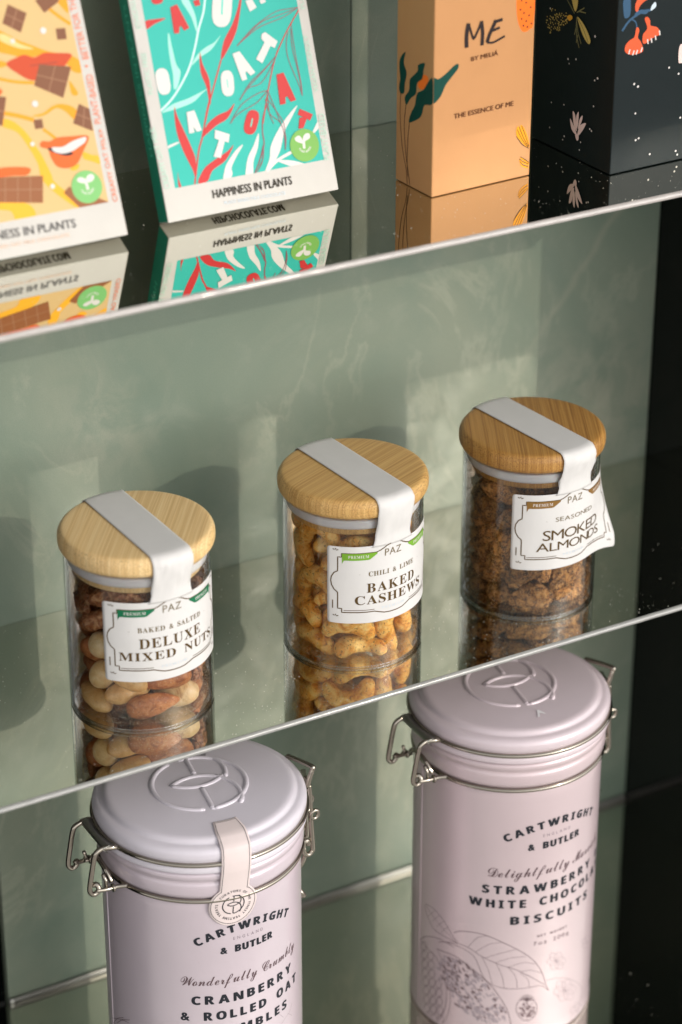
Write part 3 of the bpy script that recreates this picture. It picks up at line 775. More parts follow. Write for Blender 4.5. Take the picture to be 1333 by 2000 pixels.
botanical_print|sepia3|l|1.1|-641 348 -634 341
botanical_print|sepia3|l|1.5|-491 196 -477 178
botanical_print|sepia3|l|0.5|-423 232 -405 206
botanical_print|sepia3|l|0.5|-401 219 -392 206
botanical_print|sepia3|l|1.5|-439 242 -421 217
botanical_print|sepia3|l|0.8|-653 548 -633 529
botanical_print|sepia3|l|0.5|-445 278 -427 252
botanical_print|sepia3|l|1.1|-500 425 -484 405
botanical_print|sepia2|l|1.1|-553 318 -538 301
botanical_print|sepia3|l|1.5|-365 178 -350 156
botanical_print|sepia3|l|0.5|-629 334 -616 321
botanical_print|sepia2|l|1.5|-713 381 -705 375
botanical_print|sepia3|l|1.1|-491 461 -476 442
botanical_print|sepia2|l|1.5|-625 527 -615 517
botanical_print|sepia3|l|1.5|-516 434 -503 418
botanical_print|sepia3|l|1.1|-709 538 -690 524
botanical_print|sepia3|l|1.5|-331 277 -315 250
botanical_print|sepia2|l|1.1|-588 338 -580 330
botanical_print|sepia3|l|1.5|-636 295 -620 279
botanical_print|sepia2|l|1.5|-703 475 -681 457
botanical_print|sepia3|l|0.8|-440 219 -431 207
botanical_print|sepia2|l|0.8|-532 252 -515 231
botanical_print|sepia2|l|1.1|-303 258 -286 230
botanical_print|sepia3|l|1.5|-412 260 -399 242
botanical_print|sepia2|l|0.5|-600 514 -581 494
botanical_print|sepia3|l|0.8|-645 373 -636 364
botanical_print|sepia3|l|1.5|-626 338 -614 326
botanical_print|sepia3|l|1.5|-590 556 -578 542
botanical_print|sepia3|l|0.5|-586 383 -576 371
botanical_print|sepia3|l|1.1|-420 448 -403 423
botanical_print|sepia2|l|1.1|-409 436 -400 423
botanical_print|sepia2|l|1.5|-446 421 -440 412
botanical_print|sepia2|l|1.1|-496 514 -479 492
botanical_print|sepia3|l|1.1|-647 330 -628 312
botanical_print|sepia3|l|0.8|-458 366 -452 357
botanical_print|sepia2|l|0.5|-615 553 -595 533
botanical_print|sepia2|l|1.1|-722 400 -710 391
botanical_print|sepia3|l|0.8|-373 204 -358 181
botanical_print|sepia2|l|1.1|-612 332 -595 314
botanical_print|sepia3|l|0.5|-736 490 -715 475
botanical_print|sepia3|l|1.1|-546 208 -532 192
botanical_print|sepia3|l|0.8|-453 484 -438 464
botanical_print|sepia3|l|1.1|-610 399 -595 382
botanical_print|sepia3|l|1.5|-616 345 -608 337
botanical_print|sepia2|l|1.1|-464 187 -450 168
botanical_print|sepia3|l|0.5|-583 230 -566 212
botanical_print|sepia3|l|0.5|-612 425 -602 415
botanical_print|sepia2|l|0.8|-549 421 -531 400
botanical_print|sepia3|l|0.5|-424 413 -411 393
botanical_print|sepia3|l|1.5|-399 225 -385 204
botanical_print|sepia3|l|1.1|-486 448 -474 433
botanical_print|sepia3|l|1.5|-472 226 -459 208
botanical_print|sepia3|l|1.1|-416 170 -400 146
botanical_print|sepia3|l|0.5|-372 207 -361 191
botanical_print|sepia3|l|0.8|-422 171 -408 151
botanical_print|sepia3|l|1.1|-684 468 -673 459
botanical_print|sepia3|l|1.1|-744 480 -730 471
botanical_print|sepia3|l|0.8|-614 433 -604 423
botanical_print|sepia3|l|1.5|-664 518 -645 500
botanical_print|sepia3|l|0.8|-543 354 -525 332
botanical_print|sepia3|l|0.5|-599 569 -583 552
botanical_print|sepia3|l|1.1|-396 203 -384 185
botanical_print|sepia3|l|0.5|-663 452 -644 434
botanical_print|sepia3|l|0.8|-693 500 -674 485
botanical_print|sepia3|l|0.8|-378 191 -361 165
botanical_print|sepia3|l|1.1|-741 368 -726 357
botanical_print|sepia3|l|1.5|-616 565 -601 550
botanical_print|sepia2|l|1.5|-635 420 -627 412
botanical_print|sepia2|l|1.5|-715 484 -696 470
botanical_print|sepia3|l|1.1|-539 478 -522 457
botanical_print|sepia3|l|0.5|-691 564 -672 548
botanical_print|sepia3|l|0.5|-626 458 -608 440
botanical_print|sepia3|l|1.5|-503 319 -495 309
botanical_print|sepia3|l|0.5|-685 561 -674 552
botanical_print|sepia3|l|1.1|-321 266 -311 250
botanical_print|sepia3|l|1.5|-502 448 -496 439
botanical_print|sepia3|l|1.1|-706 535 -685 518
botanical_print|sepia3|l|1.1|-460 255 -453 245
botanical_print|sepia3|l|1.5|-497 220 -480 198
botanical_print|sepia3|l|1.1|-466 318 -449 296
botanical_print|sepia3|l|0.5|-598 485 -586 472
botanical_print|sepia2|l|0.5|-628 507 -613 492
botanical_print|sepia3|l|0.8|-704 558 -687 545
botanical_print|sepia3|l|1.1|-526 444 -520 436
botanical_print|sepia3|l|1.1|-594 268 -582 255
botanical_print|sepia3|l|0.5|-378 386 -364 364
botanical_print|sepia2|l|0.5|-531 345 -514 324
botanical_print|sepia3|l|0.8|-352 189 -335 162
botanical_print|sepia3|l|1.5|-640 475 -628 463
botanical_print|sepia2|l|1.5|-704 439 -685 424
botanical_print|sepia3|l|1.5|-381 271 -370 254
botanical_print|sepia3|l|0.8|-680 553 -663 539
botanical_print|sepia3|l|0.5|-610 454 -603 447
botanical_print|sepia2|l|1.5|-642 479 -624 461
botanical_print|sepia3|l|1.1|-594 458 -575 437
botanical_print|sepia3|l|0.8|-406 227 -396 213
botanical_print|sepia2|l|1.1|-670 499 -662 492
botanical_print|sepia3|l|1.5|-666 510 -657 502
botanical_print|sepia3|l|1.5|-300 201 -292 188
botanical_print|sepia3|l|1.5|-598 392 -585 378
botanical_print|sepia3|l|0.5|-455 203 -439 181
botanical_print|sepia3|l|0.8|-666 333 -659 327
botanical_print|sepia2|l|1.5|-551 281 -536 263
botanical_print|sepia3|l|1.1|-577 296 -558 274
botanical_print|sepia3|l|1.5|-598 518 -586 505
botanical_print|sepia3|l|1.1|-368 372 -360 359
botanical_print|sepia3|l|0.5|-640 456 -620 437
botanical_print|sepia2|l|1.1|-616 238 -602 224
botanical_print|sepia3|l|1.1|-637 372 -629 364
botanical_print|sepia3|l|1.1|-502 245 -496 236
botanical_print|sepia2|l|1.1|-706 386 -687 372
botanical_print|sepia3|l|1.5|-664 529 -655 522
botanical_print|sepia3|l|0.8|-656 415 -644 405
botanical_print|sepia2|l|0.5|-637 324 -623 310
botanical_print|sepia3|l|0.8|-506 358 -493 342
botanical_print|sepia3|l|1.5|-482 241 -464 217
botanical_print|sepia3|l|0.5|-630 411 -609 390
botanical_print|sepia3|l|0.5|-543 234 -532 221
botanical_print|sepia3|l|1.5|-586 249 -578 240
botanical_print|sepia2|l|1.5|-672 563 -662 555
botanical_print|sepia3|l|0.5|-640 414 -619 393
botanical_print|sepia3|l|0.5|-345 238 -329 213
botanical_print|sepia3|l|1.1|-545 214 -526 190
botanical_print|sepia2|l|1.1|-514 245 -500 227
botanical_print|sepia3|l|1.5|-678 368 -657 350
botanical_print|sepia3|l|1.5|-483 500 -476 492
botanical_print|sepia3|l|0.8|-467 360 -457 347
botanical_print|sepia3|l|0.5|-710 526 -690 511
botanical_print|sepia3|l|0.8|-740 467 -724 456
botanical_print|sepia2|l|0.8|-547 433 -532 416
botanical_print|sepia3|l|1.1|-355 277 -341 256
botanical_print|sepia3|l|0.8|-618 533 -610 526
botanical_print|sepia2|l|0.8|-353 228 -338 206
botanical_print|sepia3|l|1.1|-549 211 -540 201
botanical_print|sepia3|l|1.5|-673 400 -655 384
botanical_print|sepia3|l|1.1|-683 436 -662 418
botanical_print|sepia2|l|0.8|-479 335 -464 315
botanical_print|sepia2|l|0.8|-581 234 -563 214
botanical_print|sepia3|l|1.5|-348 248 -331 222
botanical_print|sepia2|l|1.5|-619 356 -603 340
botanical_print|sepia3|l|0.5|-298 186 -287 169
botanical_print|sepia3|l|0.5|-658 538 -647 528
botanical_print|sepia2|l|1.5|-409 261 -397 244
botanical_print|sepia3|l|1.5|-546 452 -533 437
botanical_print|sepia3|l|0.5|-595 318 -580 302
botanical_print|sepia3|l|1.1|-680 371 -668 362
botanical_print|sepia3|l|1.1|-648 446 -632 430
botanical_print|sepia2|l|0.8|-488 491 -472 470
botanical_print|sepia3|l|1.1|-602 374 -583 354
botanical_print|sepia2|l|1.5|-668 428 -652 414
botanical_print|sepia2|l|0.8|-677 345 -669 338
botanical_print|sepia3|l|0.8|-589 487 -582 479
botanical_print|sepia3|l|1.1|-733 489 -711 473
botanical_print|sepia2|l|1.1|-565 373 -555 362
botanical_print|sepia2|l|1.1|-692 453 -682 445
botanical_print|sepia3|l|0.5|-393 169 -376 143
botanical_print|sepia3|l|0.8|-632 416 -621 406
botanical_print|sepia2|l|1.5|-706 443 -698 436
botanical_print|sepia3|l|1.5|-641 516 -629 505
botanical_print|sepia3|l|0.5|-455 225 -443 209
botanical_print|sepia2|l|1.5|-536 545 -521 527
botanical_print|sepia3|l|1.5|-547 432 -534 416
botanical_print|sepia3|l|0.5|-501 285 -485 265
botanical_print|sepia2|l|1.1|-618 444 -600 426
botanical_print|sepia3|l|1.5|-494 283 -483 268
botanical_print|sepia2|l|0.8|-657 554 -649 546
botanical_print|sepia3|l|1.5|-308 266 -295 245
botanical_print|sepia3|l|0.8|-379 183 -362 158
botanical_print|sepia3|l|1.5|-563 286 -552 273
botanical_print|sepia2|l|0.5|-587 492 -572 475
botanical_print|sepia3|l|0.5|-420 217 -413 206
botanical_print|sepia3|l|0.8|-492 523 -478 504
botanical_print|sepia3|l|1.1|-648 394 -636 383
botanical_print|sepia2|l|1.5|-480 490 -468 473
botanical_print|sepia3|l|1.1|-609 377 -589 357
botanical_print|sepia3|l|1.1|-461 166 -454 158
botanical_print|sepia2|l|0.5|-449 288 -443 279
botanical_print|sepia2|l|1.5|-500 530 -489 516
botanical_print|sepia2|l|0.5|-453 206 -436 182
botanical_print|sepia2|l|1.1|-710 484 -699 476
botanical_print|sepia3|l|0.8|-413 370 -397 347
botanical_print|sepia2|l|1.1|-607 435 -595 422
botanical_print|sepia2|l|0.8|-614 529 -606 520
botanical_print|sepia3|l|0.8|-655 571 -640 558
botanical_print|sepia3|l|0.5|-745 341 -726 328
botanical_print|sepia2|l|0.8|-587 317 -570 298
botanical_print|sepia3|l|1.1|-643 488 -631 476
botanical_print|sepia3|l|0.5|-479 246 -469 234
botanical_print|sepia3|l|0.8|-640 406 -634 399
botanical_print|sepia2|l|1.5|-312 277 -306 267
botanical_print|sepia3|l|1.5|-388 364 -382 354
botanical_print|sepia3|l|0.5|-654 526 -647 519
botanical_print|sepia3|l|0.8|-428 210 -419 197
botanical_print|sepia3|l|0.5|-663 469 -642 449
botanical_print|sepia3|l|0.8|-539 304 -530 293
botanical_print|sepia3|l|1.5|-611 318 -598 305
botanical_print|sepia3|l|1.1|-429 437 -415 416
botanical_print|sepia3|l|1.5|-475 257 -459 235
botanical_print|sepia2|l|0.8|-364 290 -349 266
botanical_print|sepia3|l|1.1|-482 482 -467 461
botanical_print|sepia2|l|0.8|-623 445 -606 428
botanical_print|sepia2|l|1.1|-603 238 -585 219
botanical_print|sepia2|l|0.8|-448 399 -436 382
botanical_print|sepia2|l|0.8|-593 499 -577 482
botanical_print|sepia3|l|1.1|-501 497 -495 488
botanical_print|sepia3|l|0.8|-328 297 -314 275
botanical_print|sepia3|l|1.1|-583 284 -566 264
botanical_print|sepia3|l|1.5|-635 556 -615 536
botanical_print|sepia2|l|0.5|-550 277 -538 263
botanical_print|sepia2|l|0.5|-513 270 -496 248
botanical_print|sepia3|l|0.5|-554 476 -541 461
botanical_print|sepia3|l|0.5|-699 356 -684 344
botanical_print|sepia2|l|0.5|-434 273 -426 262
botanical_print|sepia3|l|1.5|-469 491 -454 471
botanical_print|sepia3|l|0.5|-313 195 -306 184
botanical_print|sepia2|l|1.5|-532 320 -520 305
botanical_print|sepia2|l|0.5|-647 465 -634 453
botanical_print|sepia2|l|0.5|-655 430 -636 412
botanical_print|sepia3|l|1.5|-489 206 -482 196
botanical_print|sepia3|l|0.5|-302 249 -287 224
botanical_print|sepia3|l|1.1|-695 448 -684 439
botanical_print|sepia2|l|0.5|-586 339 -574 326
botanical_print|sepia3|l|0.5|-523 289 -506 268
botanical_print|sepia2|l|1.5|-546 563 -532 547
botanical_print|sepia3|l|0.5|-487 243 -469 219
botanical_print|sepia3|l|0.5|-525 420 -512 405
botanical_print|sepia3|l|0.8|-402 215 -392 200
botanical_print|sepia3|l|1.1|-574 425 -560 409
botanical_print|sepia3|l|0.5|-466 356 -460 348
botanical_print|sepia3|l|0.5|-379 274 -366 256
botanical_print|sepia3|l|1.1|-451 257 -444 247
botanical_print|sepia2|l|0.8|-567 567 -561 560
botanical_print|sepia3|l|0.5|-388 216 -382 208
botanical_print|sepia3|l|1.5|-351 350 -341 334
botanical_print|sepia3|l|1.1|-629 334 -622 327
botanical_print|sepia3|l|1.1|-454 329 -445 317
botanical_print|sepia3|l|0.5|-585 449 -575 438
botanical_print|sepia3|l|0.8|-619 443 -602 426
botanical_print|sepia3|l|1.1|-736 441 -724 433
botanical_print|sepia3|l|0.8|-720 480 -703 468
botanical_print|sepia2|l|0.5|-443 282 -428 261
botanical_print|sepia3|l|1.5|-513 268 -501 252
botanical_print|sepia3|l|1.1|-454 232 -442 215
botanical_print|sepia3|l|0.8|-558 378 -539 357
botanical_print|sepia3|l|1.1|-539 230 -523 210
botanical_print|sepia2|l|0.5|-466 306 -456 292
botanical_print|sepia2|l|1.1|-599 566 -580 545
botanical_print|sepia3|l|1.5|-373 282 -365 270
botanical_print|sepia3|l|1.1|-679 532 -668 523
botanical_print|sepia3|l|1.1|-482 256 -466 235
botanical_print|sepia3|l|0.8|-557 392 -550 385
botanical_print|sepia2|l|1.1|-568 522 -549 501
botanical_print|sepia3|l|1.1|-356 245 -350 236
botanical_print|sepia3|l|0.8|-656 365 -636 346
botanical_print|sepia3|l|0.8|-375 336 -358 310
botanical_print|sepia2|l|1.5|-573 377 -560 363
botanical_print|sepia3|l|1.5|-476 356 -464 341
botanical_print|sepia2|l|0.5|-637 570 -626 559
botanical_print|sepia3|l|1.5|-615 403 -597 385
botanical_print|sepia3|l|1.5|-678 440 -660 425
botanical_print|sepia2|l|0.5|-488 405 -472 386
botanical_print|sepia2|l|1.5|-546 485 -527 463
botanical_print|sepia3|l|0.5|-624 489 -612 478
botanical_print|sepia3|l|0.8|-469 185 -459 171
botanical_print|sepia2|l|0.5|-667 515 -647 497
botanical_print|sepia3|l|1.5|-534 424 -519 405
botanical_print|sepia2|l|1.5|-678 521 -660 505
botanical_print|sepia2|l|0.8|-646 453 -631 439
botanical_print|sepia2|l|1.1|-592 457 -583 447
botanical_print|sepia3|l|1.1|-472 472 -456 450
botanical_print|sepia3|l|0.5|-645 418 -637 410
botanical_print|sepia2|l|1.5|-355 296 -348 285
botanical_print|sepia2|l|1.1|-609 433 -592 414
botanical_print|sepia3|l|0.8|-528 201 -517 188
botanical_print|sepia3|l|0.5|-585 570 -571 555
botanical_print|sepia3|l|0.8|-466 181 -454 165
botanical_print|sepia3|l|0.8|-580 316 -567 301
botanical_print|sepia3|l|1.1|-479 512 -465 493
botanical_print|sepia2|l|1.1|-613 397 -597 381
botanical_print|sepia3|l|1.1|-370 215 -361 201
botanical_print|sepia3|l|0.8|-600 309 -582 290
botanical_print|sepia2|l|0.5|-569 316 -559 304
botanical_print|sepia2|l|0.8|-588 227 -580 219
botanical_print|sepia3|l|1.1|-671 529 -653 513
botanical_print|sepia3|l|1.1|-695 428 -686 421
botanical_print|sepia3|l|0.8|-503 498 -485 474
botanical_print|sepia3|l|1.1|-577 314 -560 294
botanical_print|sepia2|l|0.5|-480 190 -472 180
botanical_print|sepia3|l|0.5|-367 248 -354 228
botanical_print|sepia2|l|0.5|-482 494 -474 484
botanical_print|sepia2|l|1.1|-536 482 -524 467
botanical_print|sepia2|l|1.5|-665 553 -646 536
botanical_print|sepia3|l|1.1|-582 236 -562 213
botanical_print|sepia2|l|1.5|-321 254 -310 236
botanical_print|sepia3|l|0.8|-444 180 -427 155
botanical_print|sepia2|l|1.1|-676 337 -655 319
botanical_print|sepia3|l|1.5|-477 486 -466 471
botanical_print|sepia|l|0.25|-855 544 -864 516 -888 492 -915 483 -928 496 -916 525 -890 551 -865 558 -855 544
botanical_print|sepia|l|0.25|-848 480 -857 453 -881 429 -907 420 -919 434 -909 462 -883 488 -858 495 -848 480
botanical_print|sepia|l|0.25|-785 509 -793 483 -813 462 -835 458 -845 473 -836 500 -815 522 -794 525 -785 509
botanical_print|sepia|l|0.25|-842 417 -850 390 -874 366 -899 358 -911 371 -901 400 -876 425 -852 432 -842 417
botanical_print|sepia|l|0.25|-779 445 -787 419 -807 398 -828 394 -838 410 -830 436 -808 458 -788 461 -779 445
botanical_print|sepia|l|0.25|-835 353 -844 326 -867 302 -892 294 -903 308 -893 337 -868 362 -845 368 -835 353
botanical_print|sepia|l|0.25|-773 381 -781 355 -801 334 -822 330 -832 346 -823 372 -802 394 -782 397 -773 381
botanical_print|sepia|l|0.25|-828 289 -837 262 -860 238 -884 231 -896 245 -886 273 -862 298 -838 304 -828 289
botanical_print|sepia|l|0.25|-768 316 -775 290 -795 269 -816 266 -825 281 -817 308 -796 330 -776 333 -768 316
botanical_print|sepia|l|0.25|-713 336 -720 311 -738 293 -756 291 -765 308 -757 334 -739 353 -721 354 -713 336
botanical_print|sepia|l|0.25|-822 224 -830 197 -853 174 -877 167 -888 181 -878 209 -855 234 -832 240 -822 224
botanical_print|sepia|l|0.25|-762 251 -769 225 -789 204 -809 201 -819 217 -811 244 -790 265 -770 268 -762 251
botanical_print|sepia|l|0.25|-708 271 -715 246 -732 228 -751 226 -759 243 -752 269 -734 288 -716 289 -708 271
botanical_print|sepia|l|0.25|-816 160 -824 132 -846 109 -870 102 -881 117 -871 145 -848 170 -825 175 -816 160
botanical_print|sepia|l|0.25|-756 186 -764 160 -783 139 -803 136 -812 152 -804 179 -784 200 -765 203 -756 186
botanical_print|sepia|l|0.25|-703 206 -709 180 -727 162 -745 161 -753 178 -746 204 -728 223 -710 223 -703 206
botanical_print|sepia|l|0.25|-809 94 -818 67 -839 44 -863 38 -874 53 -864 81 -841 105 -819 110 -809 94
botanical_print|sepia|l|0.25|-750 120 -758 94 -777 74 -797 71 -806 87 -798 114 -778 135 -759 137 -750 120
botanical_print|sepia|l|0.25|-697 140 -704 114 -721 96 -740 95 -748 112 -741 138 -723 157 -705 158 -697 140
botanical_print|sepia|l|0.25|-803 29 -811 2 -833 -21 -856 -27 -866 -12 -857 16 -834 40 -812 45 -803 29
botanical_print|sepia|l|0.25|-745 54 -752 28 -771 8 -791 5 -800 22 -792 48 -772 69 -753 72 -745 54
botanical_print|sepia|l|0.25|-692 74 -699 48 -716 30 -734 29 -742 46 -735 72 -717 91 -700 92 -692 74
botanical_print|sepia|l|0.3|-91 231 -96 205 -108 183 -124 168 -142 161 -161 162 -181 172 -198 190 -213 214 -223 241 -226 269 -222 295 -210 316 -192 328 -169 332 -144 325 -122 309 -104 286 -93 259 -91 231
botanical_print|sepia2|l|0.3|-145 225 -136 213
botanical_print|sepia2|l|0.7|-194 260 -186 249
botanical_print|sepia2|l|0.5|-125 191 -115 177
botanical_print|sepia2|l|0.7|-139 231 -126 220
botanical_print|sepia2|l|0.7|-166 258 -154 246
botanical_print|sepia2|l|0.7|-112 215 -105 202
botanical_print|sepia2|l|0.5|-177 226 -171 218
botanical_print|sepia2|l|0.7|-138 196 -133 184
botanical_print|sepia2|l|0.7|-180 228 -170 215
botanical_print|sepia2|l|0.3|-152 226 -144 208
botanical_print|sepia2|l|0.7|-136 202 -130 186
botanical_print|sepia2|l|0.7|-195 227 -181 212
botanical_print|sepia2|l|0.5|-194 213 -188 203
botanical_print|sepia2|l|0.7|-186 269 -178 255
botanical_print|sepia2|l|0.5|-157 267 -150 252
botanical_print|sepia2|l|0.7|-150 198 -145 187
botanical_print|sepia2|l|0.5|-150 273 -136 259
botanical_print|sepia2|l|0.3|-154 193 -150 184
botanical_print|sepia2|l|0.3|-150 282 -137 265
botanical_print|sepia2|l|0.5|-174 272 -162 262
botanical_print|sepia2|l|0.3|-138 274 -132 261
botanical_print|sepia2|l|0.7|-192 219 -180 205
botanical_print|sepia2|l|0.3|-144 219 -134 204
botanical_print|sepia2|l|0.7|-183 296 -176 287
botanical_print|sepia2|l|0.7|-161 203 -155 188
botanical_print|sepia2|l|0.5|-194 206 -180 195
botanical_print|sepia2|l|0.3|-147 213 -136 202
botanical_print|sepia2|l|0.7|-176 228 -162 211
botanical_print|sepia2|l|0.3|-158 244 -146 233
botanical_print|sepia2|l|0.7|-165 302 -155 287
botanical_print|sepia2|l|0.5|-155 214 -144 201
botanical_print|sepia2|l|0.5|-188 292 -175 277
botanical_print|sepia2|l|0.3|-142 215 -132 203
botanical_print|sepia2|l|0.7|-149 259 -141 246
botanical_print|sepia2|l|0.3|-208 233 -202 220
botanical_print|sepia2|l|0.7|-183 252 -176 238
botanical_print|sepia2|l|0.7|-162 251 -149 240
botanical_print|sepia2|l|0.5|-148 266 -140 254
botanical_print|sepia2|l|0.3|-140 244 -126 230
botanical_print|sepia2|l|0.5|-127 209 -114 196
botanical_print|sepia2|l|0.5|-209 270 -200 256
botanical_print|sepia2|l|0.5|-181 302 -174 291
botanical_print|sepia2|l|0.3|-186 207 -176 196
botanical_print|sepia2|l|0.3|-194 233 -190 224
botanical_print|sepia2|l|0.7|-131 218 -122 207
botanical_print|sepia2|l|0.7|-119 226 -105 211
botanical_print|sepia2|l|0.5|-205 270 -191 259
botanical_print|sepia2|l|0.7|-147 219 -140 207
botanical_print|sepia2|l|0.7|-180 249 -167 234
botanical_print|sepia2|l|0.3|-206 222 -198 212
botanical_print|sepia2|l|0.3|-146 216 -134 198
botanical_print|sepia2|l|0.5|-152 212 -146 201
botanical_print|sepia2|l|0.3|-128 245 -120 231
botanical_print|sepia2|l|0.3|-160 175 -148 160
botanical_print|sepia2|l|0.7|-153 202 -142 186
botanical_print|sepia2|l|0.5|-147 202 -134 185
botanical_print|sepia2|l|0.3|-174 289 -167 272
botanical_print|sepia2|l|0.7|-130 236 -126 227
botanical_print|sepia2|l|0.5|-159 282 -153 270
botanical_print|sepia2|l|0.7|-118 236 -108 226
botanical_print|sepia2|l|0.5|-114 256 -103 242
botanical_print|sepia2|l|0.3|-192 251 -185 234
botanical_print|sepia2|l|0.5|-161 305 -155 293
botanical_print|sepia2|l|0.3|-184 242 -172 224
botanical_print|sepia2|l|0.7|-124 260 -114 245
botanical_print|sepia2|l|0.5|-184 214 -174 197
botanical_print|sepia2|l|0.3|-194 273 -186 263
botanical_print|sepia2|l|0.3|-142 271 -132 257
botanical_print|sepia2|l|0.3|-136 291 -122 280
botanical_print|sepia2|l|0.7|-165 261 -155 252
botanical_print|sepia|l|0.25|-159 310 -210 331
botanical_print|sepia|l|0.25|-159 310 -204 343
botanical_print|sepia|l|0.25|-159 310 -196 353
botanical_print|sepia|l|0.25|-159 310 -186 359
botanical_print|sepia|l|0.25|-159 310 -174 363
botanical_print|sepia|l|0.25|-159 310 -161 362
botanical_print|sepia|l|0.25|-159 310 -148 358
botanical_print|sepia|l|0.25|-159 310 -135 350
botanical_print|sepia|l|0.25|-159 310 -124 340
botanical_print|sepia|l|0.25|-159 310 -114 327
botanical_print|sepia|l|0.25|-159 310 -108 312
botanical_print|sepia3|l|0.2|31 556 35 602 -12 631 -16 584 31 556
botanical_print|sepia3|l|0.2|31 556 78 554 60 608 15 608 31 556
botanical_print|sepia3|l|0.2|31 556 74 508 109 526 64 577 31 556
botanical_print|sepia3|l|0.2|31 556 28 509 78 476 82 522 31 556
botanical_print|sepia3|l|0.2|31 556 -12 553 4 501 48 502 31 556
botanical_print|sepia3|l|0.2|31 556 -9 600 -38 575 0 533 31 556
botanical_print|sepia3|l|0.2|113 296 178 290 145 363 85 365 113 296
botanical_print|sepia3|l|0.2|113 296 179 229 229 247 155 321 113 296
botanical_print|sepia3|l|0.2|113 296 114 237 190 186 189 247 113 296
botanical_print|sepia3|l|0.2|113 296 56 296 84 228 144 226 113 296
botanical_print|sepia3|l|0.2|113 296 56 355 20 324 75 269 113 296
botanical_print|sepia3|l|0.2|113 296 112 356 47 395 48 336 113 296
botanical_print|sepia3|l|0.2|277 34 237 19 309 -59 365 -58 277 34
botanical_print|sepia3|l|0.2|277 34 200 84 194 40 270 -9 277 34
botanical_print|sepia3|l|0.2|277 34 235 104 172 124 206 61 277 34
botanical_print|sepia3|l|0.2|277 34 325 42 249 122 213 105 277 34
botanical_print|sepia3|l|0.2|277 34 392 -48 406 -11 285 76 277 34
botanical_print|sepia3|l|0.2|373 501 290 557 284 526 364 472 373 501
botanical_print|sepia3|l|0.2|373 501 326 564 262 591 296 539 373 501
botanical_print|sepia3|l|0.2|373 501 437 486 341 574 303 570 373 501
botanical_print|sepia3|l|0.25|-47 434 44 423 167 350 305 194 275 59
#tin1
botanical_print|sepia|l|0.3|-971 771 -855 841 -746 903
botanical_print|sepia|l|0.3|-956 734 -882 827 -806 884
botanical_print|sepia|l|0.3|-885 795 -818 858 -756 877
botanical_print|sepia|l|0.3|-974 746 -918 762
botanical_print|sepia3|l|0.25|231 832 272 853 318 867 344 908
botanical_print|sepia3|l|0.25|252 867 214 913
botanical_print|sepia3|l|0.25|294 868 342 820"""
def art_layers(face):
    out = []; on = False
    for l in ART.strip().split('\n'):
        if l[0] == '#': on = (l[1:] == face); continue
        if on:
            n, c, k, w, p = l.split('|'); out.append((n, c, k, w, [float(x) / 10 for x in p.split()]))
    return out
def lay_art(face, mp, parent, clip=None, base=.00005, step=.000006, dens=0):
    """each kind of mark in each colour is one flat printed piece on the face"""
    G = {}
    for i, (name, col, kind, w, p) in enumerate(art_layers(face)):
        P = [(p[j], p[j + 1]) for j in range(0, len(p) - 1, 2)]; off = base + step * i
        if kind == 'c':
            V, F = poly2d([(p[0] + p[2] * math.cos(a * math.pi / 12), p[1] + p[2] * math.sin(a * math.pi / 12)) for a in range(24)])
        elif kind == 'f':
            Q = catmull(P, True, 5)
            if clip: Q = clipped(Q, *clip)
            V, F = poly2d(Q)
        elif kind == 'p': V, F = poly2d(clipped(P, *clip) if clip else P)
        elif kind == 'l':
            Q = catmull(P, False, 5) if len(P) > 2 else P
            if dens: Q = dense(Q, dens)
            if clip: Q = clipped(Q, *clip)
            V, F = ribbon(Q, float(w) * (1.0 if dens else 1.45 if col in ('dark', 'darkbrown', 'maroon') else 1.15))
        elif kind == 't':
            a, b, h = P; ux, uy = b[0] - a[0], b[1] - a[1]; L = math.hypot(ux, uy); hx, hy = h[0] - a[0], h[1] - a[1]
            cap = abs(ux * hy - uy * hx) / L
            V, F = text_fit(w, 'sans', 0, L, 0, cap)
            if col in ('ink', 'brown', 'grey'): V, F = heavy((V, F), .11)
            ux /= L; uy /= L
            V = [(a[0] + v[0] * ux - v[1] * uy, a[1] + v[0] * uy + v[1] * ux) for v in V]
        elif kind == 'a':
            V, F = text_fit(w, 'bold', 0, 1, 0, 1.5); Rr = 4.0
            V = [(P[0][0] + (Rr - v[1] * .8) * math.cos(rad(200 + v[0] * 140)), P[0][1] + (Rr - v[1] * .8) * math.sin(rad(200 + v[0] * 140))) for v in V]
        G.setdefault((name, col, i if (kind != 'c' and not dens) else -1), []).append(([mp(v[0], v[1], off) for v in V], F))
    for (name, col, _), L in G.items():
        V, F = merge(L); new(name, V, F, pmat(col), parent, smooth=False)
# ------------------------------------------------------------------ the setting: stone wall, black panels, unseen ground added for bounce light
marble = M_marble('green_marble'); black_gloss = mat('black_panel_gloss', (.0015, .002, .002), .06, spec=.22)
H1, H3, DEP, XR, XL = .2626, .2698, .1765, .437, -.034
wall = bpy.data.objects.new('wall', None); COL.objects.link(wall); wall.location = (0, 0, -.6); tag(wall, kind='structure')
def panel(x0, x1, z0, z1, y0=0.0, m=marble, name='stone_panel'):
    V, F = box_mesh((x0 + .0004, y0, z0 + .0004 + .6), (x1 - .0004, .03, z1 - .0004 + .6)); return bevel(new(name, V, F, m, wall, smooth=False), .0006)
panel(XL, .212, H1 - .004, .75); panel(.212, XR, H1 - .004, .75, .0008)
panel(XL, XR, -.002, H1 - .004); panel(XL, XR, -H3 - .004, -.002); panel(XL, XR, -.6, -H3 - .004)
V, F = box_mesh((-.3, .03, 0), (XR + .02, .06, 1.35)); new('wall_backing', V, F, mat('backing', (.02, .02, .02), .7), wall, smooth=False)
V, F = box_mesh((-.3, .004, 0), (XL - .0005, .03, 1.35)); bevel(new('black_panel', V, F, black_gloss, wall, smooth=False), .0006)
